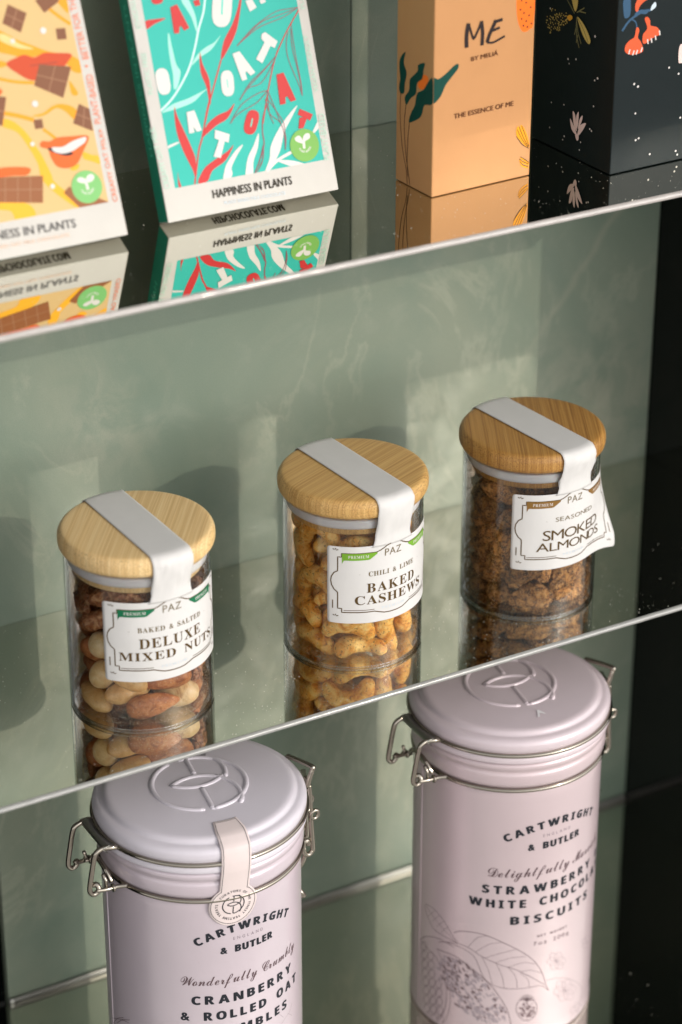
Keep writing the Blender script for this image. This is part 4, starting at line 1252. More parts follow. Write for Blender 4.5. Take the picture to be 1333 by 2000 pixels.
V, F = box_mesh((XR, -.165, -.6), (XR + .02, .03, .75)); sw = bevel(new('side_wall', V, F, black_gloss, None, smooth=False), .001); tag(sw, kind='structure')
V, F = box_mesh((-.32, -.165, -.6), (-.3, .03, .75)); sw = bevel(new('side_wall', V, F, black_gloss, None, smooth=False), .001); tag(sw, kind='structure')  # left side, out of view: added to cut ambient light from the left
V, F = box_mesh((-8, -12, -1.0), (8, .2, -.98)); g = new('ground', V, F, mat('bounce_ground', (.32, .31, .29), .8), None, smooth=False); tag(g, kind='structure')  # unseen sheet added below to bounce sun and sky light upwards
t = NT(MATS['bounce_ground']); t.l(t.ramp(t.noise(t.geo(), 2.0, 5), [(.3, (.4, .38, .36)), (.7, (.56, .54, .5))]), t.b.inputs['Base Color'])
# bead of sealant where the lowest mirror meets the stone
random.seed(5)
pth = [(XL + i * (XR - XL) / 160, -.0028 + .0006 * noise.noise(Vector((i * .21, 0, 3))), -H3 + .0016 + .0007 * noise.noise(Vector((i * .13, 4, 0)))) for i in range(161)]
V, F = tube(pth, .0036, 8); V = [(a, -.0004 + (b + .0028) * .35 - .0008, -H3 + .0016 + (c + H3 - .0016) * .8) for a, b, c in V]; be = new('foot_trim', V, F, mat('metal_trim', (.34, .33, .30), .42, 1), None); tag(be, 'thin metal trim strip along the foot of the marble behind the biscuit tins', 'trim')
# ------------------------------------------------------------------ shelves
mirror = M_mirror()
def shelf(z, label, th, edgecol, rough, nd, DEP=DEP):
    s = thing('mirror_shelf', label, 'shelf', (0, 0, z))
    V, F = box_mesh((-.2996, -DEP + .0022, -th + .0004), (XR - .0004, -.0004, 0)); new('mirror_sheet', V, F, mirror, s, smooth=False)
    V, F = box_mesh((-.3, -DEP + .0022, -th), (XR - .0004, -.0004, -th + .0003)); new('backing_paint', V, F, mat('mirror_back', (.42, .42, .40), .5), s, smooth=False)
    prof = []
    for i in range(9):
        a = rad(90 + 180 * i / 8); prof.append((-DEP + .0021 + .0021 * math.cos(a), -th / 2 + th / 2 * math.sin(a)))
    V = []; F = []; n = 200
    for i in range(n + 1):
        x = -.3 + (XR - .0004 + .3) * i / n
        for y, zz in prof: V.append((x, y + .00012 * noise.noise(Vector((x * 160, zz * 300, z * 9))), zz))
    m = len(prof)
    for i in range(n):
        for j in range(m - 1): F.append((i * m + j, (i + 1) * m + j, (i + 1) * m + j + 1, i * m + j + 1))
    F.append(tuple(range(m))); F.append(tuple(n * m + j for j in range(m))[::-1])
    em = mat('edge_%d' % round(z * 1000), edgecol, rough, coat=.5)
    tt = NT(em); cc = tt.ramp(tt.noise(tt.map(tt.geo(), (1, 1, 4)), 90, 4, .7), [(.3, tuple(x * .82 for x in edgecol)), (.6, edgecol)]); tt.l(cc, tt.b.inputs['Base Color'])
    new('polished_edge', V, F, em, s)
    # dust lying on the mirror
    L = []
    rr = random.Random(int(z * 1000) + 7)
    for i in range(nd):
        x = rr.uniform(-.06, XR - .004); y = -DEP + .004 + (DEP - .01) * rr.random() ** 1.5
        if rr.random() < .5: cx = rr.choice((-.02, .07, .11, .215, .31, .05, .19)); x = cx + rr.gauss(0, .018)
        if not (-.29 < x < XR - .003): continue
        if x > .33 and rr.random() < .75: continue
        r = .00006 + .0002 * rr.random() ** 3; 
        V = [(x + r * rr.uniform(.6, 2), y, r * .6), (x - r, y + r * .7, r * .6), (x - r, y - r * .9, r * .6), (x, y, r * 1.5), (x, y, .00001)]
        L.append((V, [(0, 1, 3), (1, 2, 3), (2, 0, 3), (1, 0, 4), (2, 1, 4), (0, 2, 4)]))
    V, F = merge(L); V = [(a, b, c + z) for a, b, c in V]; d = new('dust', V, F, mat('dust', (.6, .58, .52), .8), None, smooth=False); tag(d, 'fine pale dust specks lying on the mirrored shelf', 'dust', kind='stuff')
    return s
shelf(H1, 'top mirrored shelf with a white front edge, under the chocolate and gift boxes', .0036, (.46, .42, .39), .4, 700)
shelf(0, 'middle mirrored shelf with a slim edge, under the three glass nut jars', .0034, (.30, .295, .275), .22, 1700)
shelf(-H3, 'lowest mirrored shelf, holding the two tall lilac biscuit tins', .0036, (.45, .46, .43), .25, 900, .34)
# ------------------------------------------------------------------ jars
glass = M_glass(); glass_in = M_glass('jar_glass_inner', 1.4, .5, True); base_glass = mat('base_glass', (.93, .97, .94), .02); b = base_glass.node_tree.nodes['Principled BSDF']; b.inputs['Transmission Weight'].default_value = 1; b.inputs['IOR'].default_value = 1.5
silicone = mat('silicone_seal', (.62, .60, .60), .35, sss=.2); sticker_paper = M_paper('sticker_paper', (.62, .60, .58), .42)
wood = [M_bamboo('bamboo_pale', (.60, .38, .16), (.73, .49, .22), (.81, .60, .31)), M_bamboo('bamboo_honey', (.42, .22, .065), (.56, .33, .11), (.66, .42, .155)), M_bamboo('bamboo_dark', (.24, .105, .026), (.39, .19, .045), (.50, .27, .075), 1.2)]
RS = .04015
def sticker_map(ph0, peel):
    def f(u, z, off=0.0):   # u along the girth, z height, both in mm
        u *= .001; z *= .001; r = RS + off; a = ph0 + u / RS
        # the paper lies on the glass, with slight waves near the loose strip
        r += .00025 * noise.noise(Vector((u * 90, z * 60, ph0 * 10)))
        P = Vector((r * math.sin(a), -r * math.cos(a), z))
        if peel:
            u1 = .013 + .010 * max(0, min(1, (z - .040) / .045))
            if u > u1:
                a1 = ph0 + u1 / RS; w = u - u1; k = max(0, min(1, (.080 - z) / .036))
                kk = (w / .026); da = (w / RS) * (1 - k) - .28 * kk * kk * k
                T = Vector((math.cos(a1 + da * .5), math.sin(a1 + da * .5), 0)); nn = Vector((math.sin(a1 + da), -math.cos(a1 + da), 0))
                P = Vector((RS * math.sin(a1), -RS * math.cos(a1), z)) + T * w + nn * (off + .00012) + Vector((0, 0, -.0035 * kk * kk * k))
        return tuple(P)
    return f
def label_outline_rows():
    """rows of the sticker: height and half width, corners rounded"""
    rows = []
    for i in range(5): a = rad(90 * i / 4); rows.append((33.2 + 1.6 * (1 - math.cos(a)) , 38.9 - 1.6 * (1 - math.sin(a))))
    for k in range(1, 18): rows.append((34.8 + (80 - 34.8) * k / 18, 38.9))
    for i in range(5): a = rad(90 * i / 4); rows.append((80.0 + 1.6 * math.sin(a), 38.9 - 1.6 * (1 - math.cos(a))))
    return rows
def make_sticker(jar, ph0, bannercol, lines, peel, dz, serif, seed):
    mp0 = sticker_map(ph0, peel); mp = lambda u, z, off=.0: mp0(u, z + dz, off)
    rows = label_outline_rows(); V = []; F = []; n = 48
    for z, hw in rows:
        for j in range(n + 1): V.append(mp(-hw + 2 * hw * j / n, z))
    for i in range(len(rows) - 1):
        for j in range(n): F.append((i * (n + 1) + j, i * (n + 1) + j + 1, (i + 1) * (n + 1) + j + 1, (i + 1) * (n + 1) + j))
    # seal strip running up, over the lid and down the back, same piece of paper
    def corner(u): return .0
    path = [(-1, .0402, .0806), (-1, .0402, .0820), (-1, .04025, .0850), (-1, .0405, .0885), (-1, .0411, .0925), (-1, .0420, .0965), (-1, .04285, .1000), (-1, .0432, .1030), (-1, .0429, .1056), (-1, .0419, .1076), (-1, .0403, .1087)]
    for r_ in (.037, .031, .024, .016, .008): path.append((-1, r_, .1089))
    path += [(1, r_, .1089) for r_ in (0.0001, .008, .016, .024, .031, .037)]
    path += [(1, .0403, .1087), (1, .0419, .1076), (1, .0429, .1056), (1, .0432, .1025)]
    k0 = len(V); m = 18; hw = .0119
    for i, (sg, r, z) in enumerate(path):
        for j in range(m + 1):
            s = -hw + 2 * hw * j / m
            if i < 3: s *= 1 + (.16 if i == 0 else .06 if i == 1 else 0)
            wr = 0
            if 2 < i < 9: wr = .0012 * noise.noise(Vector((s * 150, z * 130, seed))) + .0006 * noise.noise(Vector((s * 420, z * 300, seed + 5)))
            if i > 3: wr = abs(wr) * 1.0 + .0002 + .0007 * max(0, 1 - abs(noise.noise(Vector((s * 90 + z * 60, z * 70, seed + 9)))) * 9)
            if i >= 9: wr = .0001 + .00009 * noise.noise(Vector((s * 150, i * .9, seed)))
            hyp = math.sqrt(max(r * r - s * s, 0)) if r > .03 else r * math.sqrt(1 - (s / .04) ** 2)
            rr = hyp + (wr if i < 9 else 0) + (.00012 if i < 2 else 0)
            y = sg * rr; zz = z + (wr if i >= 9 else 0) + (dz * .001 if i < 6 else 0)
            x = s; c, q = math.cos(ph0), math.sin(ph0); V.append((x * c - y * q, x * q + y * c, zz))
    for i in range(len(path) - 1):
        for j in range(m): F.append((k0 + i * (m + 1) + j, k0 + i * (m + 1) + j + 1, k0 + (i + 1) * (m + 1) + j + 1, k0 + (i + 1) * (m + 1) + j))
    st = new('sticker', V, F, sticker_paper, jar); sm = st.modifiers.new('thickness', 'SOLIDIFY'); sm.thickness = .00014; sm.offset = -1
    O = .00012
    def lay(name, shapes, col, off=O):
        V, F = merge([([mp(v[0], v[1], off) for v in a], b) for a, b in shapes]); return new(name, V, F, pmat(col), st, smooth=False)
    # ornamental frame
    left = [(-.3, 81.6), (-4.5, 80.6), (-8.5, 78.4), (-11, 77.5), (-30.6, 77.5), (-30.6, 75.2), (-32.8, 75.2), (-32.8, 68), (-32.9, 66.4), (-34.9, 65.2), (-36.4, 62.6), (-36.8, 60.2), (-36.3, 57.2), (-34.9, 54.6), (-32.9, 52.9), (-32.8, 51), (-32.8, 42.8), (-30.5, 42.8), (-30.5, 40.3), (-12, 40.3), (-9, 39.3), (-6, 38.4), (-2.5, 38.1), (0, 38.1)]
    fr = []
    for sgn in (-1, 1): fr.append(ribbon(dense([(p[0] * -sgn, p[1]) for p in left], 1.0), .62))
    for sgn in (-1, 1):
        fr.append(ribbon(dense([(-29.5 * sgn, 41.6), (-12 * sgn, 41.6)], 1.0), .35)); fr.append(ribbon([(-35.7 * sgn, 47.8), (-35.7 * sgn, 42.6)], .55))
        for dy in (79.2, 37.6):
            for a in (0, 60, 120):
                q = rad(a + 20); fr.append(ribbon([(-34.2 * sgn + .5 * math.cos(q), dy + .5 * math.sin(q)), (-34.2 * sgn + 1.9 * math.cos(q), dy + 1.4 * math.sin(q))], .5))
    lay('frame_print', fr, 'goldink')
    bn = []
    for sgn in (-1, 1):
        top = dense([(-30.4, 77.4), (-10.5, 77.4)], 1.0); bot = []
        for x, y in top:
            yb = 73.2 if -29 < x < -15 else (73.2 + (x + 15) * .75 if x >= -15 else 73.2 - ((-29 - x) / 1.4) ** 2 * 2.2)
            bot.append((x, min(yb, 77.2)))
        VV = []; FF = []
        for a, b_ in zip(top, bot): VV += [(a[0] * -sgn, a[1]), (b_[0] * -sgn, b_[1])]
        for i in range(len(top) - 1): FF.append((2 * i, 2 * i + 1, 2 * i + 3, 2 * i + 2))
        FF = [f if sgn < 0 else f[::-1] for f in FF]; bn.append((VV, FF))
    for b__ in bn: lay('banner_print', [b__], bannercol, O + .00002)
    lay('lettering', [text_fit('PREMIUM', 'serif', -27, -15.3, 74.5, 1.75, .12)], 'white', O + .00005); lay('lettering', [text_fit('PREMIUM', 'serif', 15.3, 27, 74.5, 1.75, .12)], 'white', O + .00005)
    lay('lettering', [text_fit('PAZ', 'sans', -6, 5, 74.2, 4.3, .06)], 'goldpale', O + .00003)
    for s, x0, x1, z, cap, style, col, sp in lines: lay('lettering', [text_fit(s, style, x0, x1, z, cap, sp)], col, O + .00003)
    lay('lettering', [text_fit('PREMIUM', 'thin', -7.5, 7.5, 40.9, 1.5, .35)], 'palegrey', O + .00003)
    return st
JP = [(.0155, -.1113), (.1499, -.1112), (.2683, -.1136)]
def make_jar(i, label, ph0, lidrot, bannercol, lines, peel, dz):
    j = thing('glass_jar', label, 'jar', (JP[i][0], JP[i][1], .0001))
    outer = smoothprof([(.0001, .0006), (.030, .0006), (.0372, .0006), (.0399, .0012), (.0399, .0055), (.0399, .012)], 2) + [(.0399, .06), (.0399, .092), (.0398, .0958)]
    V, F = lathe(outer, 128); new('glass_wall', V, F, glass, j)
    inner = [(.0001, .0024), (.034, .0024), (.0368, .0034), (.0381, .0060), (.0383, .012), (.0383, .09), (.0384, .0956), (.0391, .0962), (.0398, .0958)]
    V, F = lathe(smoothprof(inner, 1), 128); new('inner_wall', V, F, glass_in, j)
        # lid
    lid = smoothprof([(.0376, .0962), (.0392, .0964), (.0412, .0975), (.0424, .0995), (.0426, .1025), (.0424, .1050), (.0410, .1074), (.0392, .1083), (.030, .1084)], 2) + [(.018, .1084), (.0001, .1084)]
    lid = [(.0001, .0962), (.0374, .0962)] + lid
    V, F = lathe(lid, 128); L = new('bamboo_lid', V, F, wood[i], j)
    VV, FF = tube([(.0386 * math.sin(rad(a)), -.0386 * math.cos(rad(a)), .0011) for a in range(0, 360, 3)], .0010, 8, closed=True); new('base_ring', VV, FF, glass, j); L.rotation_euler = (0, 0, lidrot)
    V, F = lathe([(.0001, .0846), (.0345, .0846), (.0352, .0850), (.0355, .0858), (.0355, .0960)], 96); P = new('lid_plug', V, F, wood[i], L)
    V, F = lathe(smoothprof([(.0357, .0888), (.0372, .0890), (.0380, .0900), (.0381, .0922), (.0380, .0940), (.0372, .0948), (.0357, .0950)], 2), 96); new('seal_ring', V, F, silicone, L)
    make_sticker(j, ph0, bannercol, lines, peel, dz, True, i * 7.3 + 2)
    return j
make_jar(0, 'glass jar of mixed nuts with a pale wooden lid and green bannered sticker, leftmost', rad(2.0), rad(-36), 'gr1',
    [('BAKED & SALTED', -20, 19, 63.6, 2.9, 'serif', 'goldpale', .10), ('DELUXE', -19.5, 18.5, 53.8, 5.9, 'serif', 'goldink', .10), ('MIXED NUTS', -30.6, 30, 46.3, 5.0, 'serif', 'goldink', .10), ('·', -25.0, -24.2, 64, .9, 'sans', 'goldink', 0), ('·', 22.4, 23.2, 64, .9, 'sans', 'goldink', 0)], False, 0)
make_jar(1, 'glass jar of golden cashews with honey wooden lid and lime bannered sticker, in the middle', rad(5.0), rad(-67), 'gr2',
    [('CHILI & LIME', -15.5, 15.2, 62.8, 2.9, 'serif', 'goldpale', .10), ('BAKED', -16.6, 16.3, 52.6, 5.7, 'serif', 'goldink', .12), ('CASHEWS', -23.2, 23.6, 45.2, 5.4, 'serif', 'goldink', .10), ('·', -21, -20.2, 63.8, .9, 'sans', 'goldink', 0), ('·', 19.6, 20.4, 63.8, .9, 'sans', 'goldink', 0)], False, -1.8)
make_jar(2, 'glass jar of dark seasoned almonds with a brown wooden lid and peeling sticker corner, rightmost', rad(7.0), rad(-28), 'gr3',
    [('SEASONED', -13.2, 14.8, 63.8, 2.7, 'sans', 'goldpale', .10), ('SMOKED', -20.6, 22.5, 52.2, 6.3, 'sans', 'goldink', .03), ('ALMONDS', -24.2, 24.2, 45.2, 5.4, 'sans', 'goldink', .03), ('·', -19, -18.2, 64, .9, 'sans', 'goldink', 0), ('·', 18.6, 19.4, 64, .9, 'sans', 'goldink', 0)], True, 1.4)
# ------------------------------------------------------------------ nuts
def nut_mesh(kind, seed):
    rnd = random.Random(seed); nz = lambda v, s: noise.noise(Vector(v) * s + Vector((seed * 3.1, seed * 1.7, 0)))
    V = []; F = []
    if kind == 'c':
        seg, rs = 26, 18; A0 = rnd.uniform(100, 116); fat = rnd.uniform(.82, .93)
        for i in range(seg + 1):
            t_ = i / seg; a = rad(-A0 + 2 * A0 * t_); c = Vector((.9 * math.sin(a), -.82 * math.cos(a), 0)); T = Vector((math.cos(a), math.sin(a), 0)); Nn = Vector((math.sin(a), -math.cos(a), 0))
            e = abs(2 * t_ - 1); r = (.53 + .11 * (.5 - t_)) * fat * (1 - .22 * e ** 1.5) * math.sqrt(max(1 - e ** 6, .0004))
            for j in range(rs):
                b_ = 2 * math.pi * j / rs; q = c + Nn * r * math.cos(b_) * 1.05 + Vector((0, 0, 1)) * r * .92 * math.sin(b_)
                # a shallow seam along the back and lumpy skin
                k = 1 + .09 * nz(q, 1.8) + .06 * nz(q, 5) + .05 * nz(q, 13); q = c + (q - c) * k; V.append(q)
        for i in range(seg):
            for j in range(rs): F.append((i * rs + j, i * rs + (j + 1) % rs, (i + 1) * rs + (j + 1) % rs, (i + 1) * rs + j))
        F.append(tuple(range(rs))[::-1]); F.append(tuple(seg * rs + j for j in range(rs)))
    else:
        a, b_, c, tear, n, m = {'a': (1.35, .72, .46, .28, 22, 18), 'n': (1.25, .62, .6, 0, 20, 16), 'm': (.9, .82, .8, 0, 20, 16), 'p': (1.6, .85, .55, .1, 56, 50), 's': (1.42, .84, .6, .2, 44, 36), 'b': (1.15, .73, .7, .1, 20, 16)}[kind]
        for i in range(m + 1):
            th = math.pi * i / m; x = math.cos(th); rr = math.sin(th) * (1 - tear * x)
            if kind == 'a': rr = math.sin(th) ** (.85 if x < 0 else 1.05) * (1 - tear * x)
            for j in range(n):
                p_ = 2 * math.pi * j / n; q = Vector((a * x, b_ * rr * math.cos(p_), c * rr * math.sin(p_)))
                d = Vector((x / a, math.cos(p_) * rr / b_, math.sin(p_) * rr / c)).normalized() if rr > 1e-4 else Vector((x, 0, 0))
                if kind == 'p':   # walnut or pecan half: deep crinkled lobes, a groove along the middle
                    g = -.20 * math.exp(-(q.y / .16) ** 2) * min(1, rr * 2); w = .17 * abs(nz(q, 1.9)) ** .6 + .14 * (abs(nz(q, 3.8)) ** .7) + .05 * nz(q, 9)
                    q = q + d * (g + w * 1.15 - .13)
                elif kind == 's': q = q + d * (.08 * nz(q, 1.5) + .11 * nz(q, 4.0) + .12 * abs(nz(q, 8)) + .09 * nz(q, 18))
                else: q = q + d * (.05 * nz(q, 1.6) + .02 * nz(q, 6))
                if kind == 'n': q.z *= 1 - .10 * math.exp(-(q.z / .12) ** 2)
                V.append(q)
        for i in range(m):
            for j in range(n): F.append((i * n + j, (i + 1) * n + j, (i + 1) * n + (j + 1) % n, i * n + (j + 1) % n))
    V = [tuple(v * .01) for v in V]
    me = bpy.data.meshes.new('nut_' + kind); me.from_pydata(V, [], F); me.update(); me.polygons.foreach_set('use_smooth', [True] * len(me.polygons)); me.validate(); return me
NM = {
 'c': M_nut('cashew_skin', [(.34, (.60, .22, .02)), (.46, (.86, .42, .06)), (.60, (.95, .64, .20))], 150, .0011, 620, .5, (800, (.16, .10, .03), .325, .7), var=.2),
 'a': M_nut('almond_skin', [(.32, (.24, .065, .018)), (.5, (.44, .155, .045)), (.68, (.60, .27, .10))], 190, .0010, 420, .45, (1300, (.6, .42, .26), .33, .5)),
 'n': M_nut('peanut_flesh', [(.3, (.55, .28, .08)), (.5, (.72, .44, .17)), (.7, (.80, .56, .27))], 90, .0003, 500, .4, (1300, (.42, .22, .08), .33, .4), sss=.12, var=.12),
 'm': M_nut('macadamia_flesh', [(.3, (.66, .42, .17)), (.5, (.78, .57, .29)), (.7, (.84, .68, .42))], 80, .0002, 500, .38, (1100, (.5, .3, .12), .32, .4), sss=.12, var=.1),
 'b': M_nut('brazil_flesh', [(.36, (.30, .14, .05)), (.5, (.62, .42, .2)), (.7, (.70, .54, .32))], 70, .0003, 500, .4, sss=.1, var=.15),
 'p': M_nut('walnut_skin', [(.32, (.11, .030, .010)), (.5, (.34, .12, .04)), (.66, (.62, .36, .17))], 260, .0007, 600, .42, (1500, (.66, .52, .38), .31, .5), sss=.04),
 's': M_nut('seasoned_skin', [(.34, (.03, .011, .005)), (.45, (.16, .052, .013)), (.54, (.52, .22, .05)), (.66, (.74, .40, .13))], 300, .0012, 1000, .6, (1500, (.60, .36, .15), .40, .85), sss=.0, dist=.15, var=.45)}
META = {'c': ('cashew', 'golden curved cashew dusted with herbs inside the middle jar', 'cashew', 'seasoned cashews in the middle jar'),
 'a': ('almond', 'brown skinned almond among the mixed nuts in the left jar', 'almond', 'almonds in the left jar'),
 'n': ('peanut', 'long cream coloured peanut among the mixed nuts in the left jar', 'peanut', 'peanuts in the left jar'),
 'm': ('macadamia_nut', 'round cream coloured nut among the mixed nuts in the left jar', 'nut', 'round cream nuts in the left jar'),
 'b': ('brazil_nut', 'plump cream nut with brown patches in the left jar', 'nut', 'plump nuts in the left jar'),
 'p': ('walnut', 'dark brown crinkled walnut half among the mixed nuts in the left jar', 'walnut', 'walnut halves in the left jar'),
 's': ('smoked_almond', 'dark almond crusted with orange brown seasoning in the right jar', 'almond', 'smoked almonds in the right jar')}
NUTS = "0a 275 -72 58 0 -60 79 11;0a -52 121 59 29 7 -7 -95;0a -200 212 59 28 -2 9 -96;0p 169 99 67 42 -1 9 -90;0a -86 -57 67 94 10 -4 32;0n 71 294 71 12 -98 13 -6;0n -303 -16 72 28 -61 -70 25;0b 119 -219 83 23 17 77 56;0p -70 -292 94 56 82 -13 -3;0n 99 -78 136 44 90 3 2;0n -180 -175 150 39 92 2 -2;0p -197 128 154 3 71 -67 -20;0a 36 66 168 14 4 92 36;0p 5 240 171 16 -95 22 -12;0a 247 161 178 20 -52 -83 10;0p 282 -113 203 65 -52 -37 42;0a 25 -271 213 14 0 38 91;0a -64 -122 230 32 0 34 88;0m -275 -61 231 56 -24 59 53;0a 17 -3 257 29 -25 -36 85;0a -82 233 262 1 -84 -54 -8;0n -205 -222 282 22 -87 39 19;0p -203 56 295 45 83 -12 -31;0n 269 138 296 72 48 -22 -46;0b 203 -18 311 19 -53 -57 60;0m 136 -194 312 85 23 48 1;0b 76 281 329 16 -24 -74 -61;0b 71 123 329 1 44 37 -82;0a 4 -305 358 89 -40 -17 -16;0p -101 -127 363 10 -84 -51 17;0m -93 131 386 47 -15 66 -56;0p -215 219 406 46 5 -68 -57;0m -276 -67 421 40 -56 -33 65;0m 73 -70 421 4 20 -96 -21;0a 296 -8 424 78 -3 26 57;0p 184 224 446 26 22 33 88;0p 165 -222 476 32 -24 -14 -91;0a -117 -52 479 14 52 77 -34;0a -44 -230 499 60 -38 -2 70;0p -90 243 509 91 -9 20 35;0p -32 54 521 14 97 9 -17;0a 247 30 528 24 31 90 -18;0p 154 -114 563 97 -15 5 -20;0p -162 -234 574 77 -34 -37 -39;0p -238 -70 587 22 87 -42 14;0p 110 109 588 46 -8 13 88;0p 267 140 620 56 7 56 61;0p 32 302 622 71 70 -2 -5;0p -281 107 649 27 -51 65 -50;0p -8 -193 651 48 74 -38 -29;0p -118 94 658 15 54 -83 0;0p 200 -105 680 7 21 -97 -7;0p 133 195 732 96 18 -18 6;0p 15 -37 737 16 62 -75 18;0p -210 -179 746 4 43 90 -9;0p 154 -266 769 38 53 -43 62;0p -68 284 773 17 -22 86 42;0p -155 130 780 10 5 0 99;1c 118 266 25 18 -16 -64 73;1c 152 -161 25 50 -64 -46 36;1c -145 214 27 46 -85 -24 14;1c -258 -30 27 30 -58 -66 37;1c 22 78 59 4 -95 32 1;1c 7 -15 59 0 52 86 -4;1c -115 -314 62 1 -98 17 2;1c 262 138 95 66 -46 57 -13;1c -103 136 132 95 -26 -18 5;1c 82 71 133 36 -49 71 -34;1c -156 -217 147 16 -21 -82 50;1c 278 -104 165 74 39 53 16;1c -103 -115 167 9 49 67 -55;1c -284 42 170 41 -63 -45 48;1c -90 190 192 2 -12 13 -98;1c 146 -271 202 69 -61 -36 -14;1c 12 -78 211 77 -14 -49 38;1c 161 -88 227 16 58 -69 41;1c 96 175 260 44 -15 18 -87;1c 252 113 272 55 -67 43 -26;1c -162 1 290 2 23 -90 37;1c -104 163 304 44 4 79 -43;1c -131 -214 318 87 -39 24 -21;1c -31 291 338 65 -74 -19 -6;1c 15 88 364 8 27 -86 43;1c 279 -22 371 81 -34 -25 -42;1c 162 -240 375 70 -65 -10 28;1c -296 121 386 6 61 -41 68;1c -2 -116 390 34 -34 -86 14;1c -287 -76 394 28 -55 -46 64;1c -169 85 453 64 -40 -48 44;1c -115 -262 463 78 -58 22 -8;1c 87 -54 474 29 -51 79 -15;1c 152 149 489 26 96 5 6;1c -48 202 521 50 -76 27 -30;1c 228 126 527 52 -29 80 13;1c 90 -216 534 3 18 81 -56;1c -132 -61 549 91 -36 -2 21;1c -255 93 563 44 -27 51 -69;1c 298 -52 578 68 -41 -57 22;1c 77 201 579 15 89 -41 11;1c 101 22 604 47 -88 -4 -4;1c 153 -48 635 77 -48 -42 2;1c -108 -264 638 77 -60 13 -17;1c -202 81 648 86 -14 -11 48;1c 163 251 649 11 -29 -67 67;1c -80 -153 693 19 -17 -76 60;1c -133 303 699 93 -28 1 22;1c 155 -259 701 21 -20 62 -72;1c -278 -99 721 54 -58 37 -49;1c 40 -107 746 2 47 52 -72;1c -208 57 748 60 -69 25 -32;1c 283 -28 752 52 -53 -33 58;1c 17 175 755 62 -54 -47 32;1c 169 82 764 68 -64 -30 19;2s -88 237 66 49 1 12 -86;2s -34 70 66 6 -92 -37 9;2s 216 91 67 0 -10 -99 -10;2s 215 -78 67 22 -9 -9 97;2s -241 -59 67 84 -4 6 53;2s 131 -255 67 6 -98 -16 4;2s -2 -131 72 9 -48 86 10;2s -268 137 83 30 -42 78 -35;2s -150 -266 85 19 11 81 55;2s 113 269 96 28 17 -22 92;2s -132 -105 162 4 -36 93 -2;2s 48 114 167 27 -61 -70 25;2s -117 188 180 58 7 -1 81;2s 47 -142 194 17 -57 80 14;2s 244 189 195 63 -66 38 -18;2s -279 40 195 11 -64 -76 -4;2s 173 61 205 40 -41 -76 32;2s 76 -299 208 5 -26 73 63;2s 220 -165 221 88 10 -46 -5;2s 308 -2 232 41 58 28 64;2s 8 308 256 2 -6 -64 77;2s -53 -200 262 48 44 -17 -74;2s -87 22 262 7 100 -7 -1;2s -189 -245 279 2 44 50 -75;2s -224 -100 286 20 -18 84 47;2s -205 221 309 8 31 -83 -46;2s -32 159 310 11 -15 -2 -98;2s 194 -44 330 98 5 -8 -20;2s -280 59 339 20 -52 79 25;2s 180 142 340 8 18 -98 -4;2s 126 -171 347 17 -27 -65 69;2s 56 -297 371 86 48 -14 13;2s -73 15 387 12 -28 -95 3;2s 58 281 398 97 19 5 -12;2s -254 -176 425 46 11 69 54;2s 90 28 439 2 -49 -87 5;2s -122 198 440 15 93 -28 -16;2s -48 -150 441 80 34 6 50;2s -231 -43 452 60 78 -15 -5;2s 299 40 461 62 -3 77 11;2s 250 -116 463 31 -77 43 35;2s 180 222 475 12 -42 -89 -11;2s -213 91 511 13 -97 15 -15;2s -47 -305 515 72 -67 17 1;2s 0 244 518 85 29 -4 -44;2s 36 -176 529 28 5 -95 -14;2s 198 -237 537 63 -71 -28 14;2s 140 92 557 8 -68 -72 -1;2s -16 100 560 41 50 1 -76;2s -103 -60 570 7 99 7 -11;2s -148 246 607 9 96 23 15;2s -226 -198 608 44 -3 48 76;2s -307 34 613 51 51 39 57;2s 110 -71 626 85 35 0 -40;2s 103 291 639 71 66 8 -24;2s 285 -54 645 66 20 -14 -71;2s 255 174 645 65 6 -72 21;2s -20 -289 664 25 3 -95 17;2s -173 84 669 21 -19 -95 11;2s 147 -193 686 8 -2 -26 96;2s -78 -79 701 29 -33 -90 5;2s 118 146 701 25 -71 65 11;2s -259 -80 728 28 -26 -88 27;2s 0 65 741 86 13 -18 -46;2s -124 264 742 93 28 2 25;2s 219 24 752 95 -7 -3 31;2s 88 -288 780 19 -5 45 -87"
_nm = {}
def nm(k, i):
    n = {'c': 4, 's': 4, 'p': 4}.get(k, 2); key = (k, i % n)
    if key not in _nm: _nm[key] = nut_mesh(k, 11 + i % n * 5); _nm[key].materials.append(NM[k])
    return _nm[key]
VIEW = Vector((-.5008, -1.2412, .7554))
for i, s in enumerate(NUTS.split(';')):
    h, *q = s.split(); ji = int(h[0]); k = h[1]; v = [float(x) for x in q]
    x, y, z = v[0] * .000093, v[1] * .000093, v[2] * .0001 + .0018
    if z > .0785: continue
    if k == 'p' and z < .045 and i % 3: k = 'a'
    if k == 'm' and i % 2: k = 'a'      # the kinds alternate lower in the jar
    # nuts buried in the middle or at the back of the jar show nothing
    rr = math.hypot(x, y); a = math.degrees(math.atan2(x, -y))
    if rr < .012 and z < .066: continue
    o = bpy.data.objects.new(META[k][0], nm(k, i)); COL.objects.link(o); tag(o, META[k][1], META[k][2], META[k][3])
    o.location = (JP[ji][0] + x, JP[ji][1] + y, z); o.rotation_mode = 'QUATERNION'; o.rotation_quaternion = Quaternion(v[3:]).normalized()
    sc_ = {'c': 1.22, 's': .93, 'p': 1.1, 'm': .94}.get(k, 1.1); o.scale = (sc_, sc_, sc_)
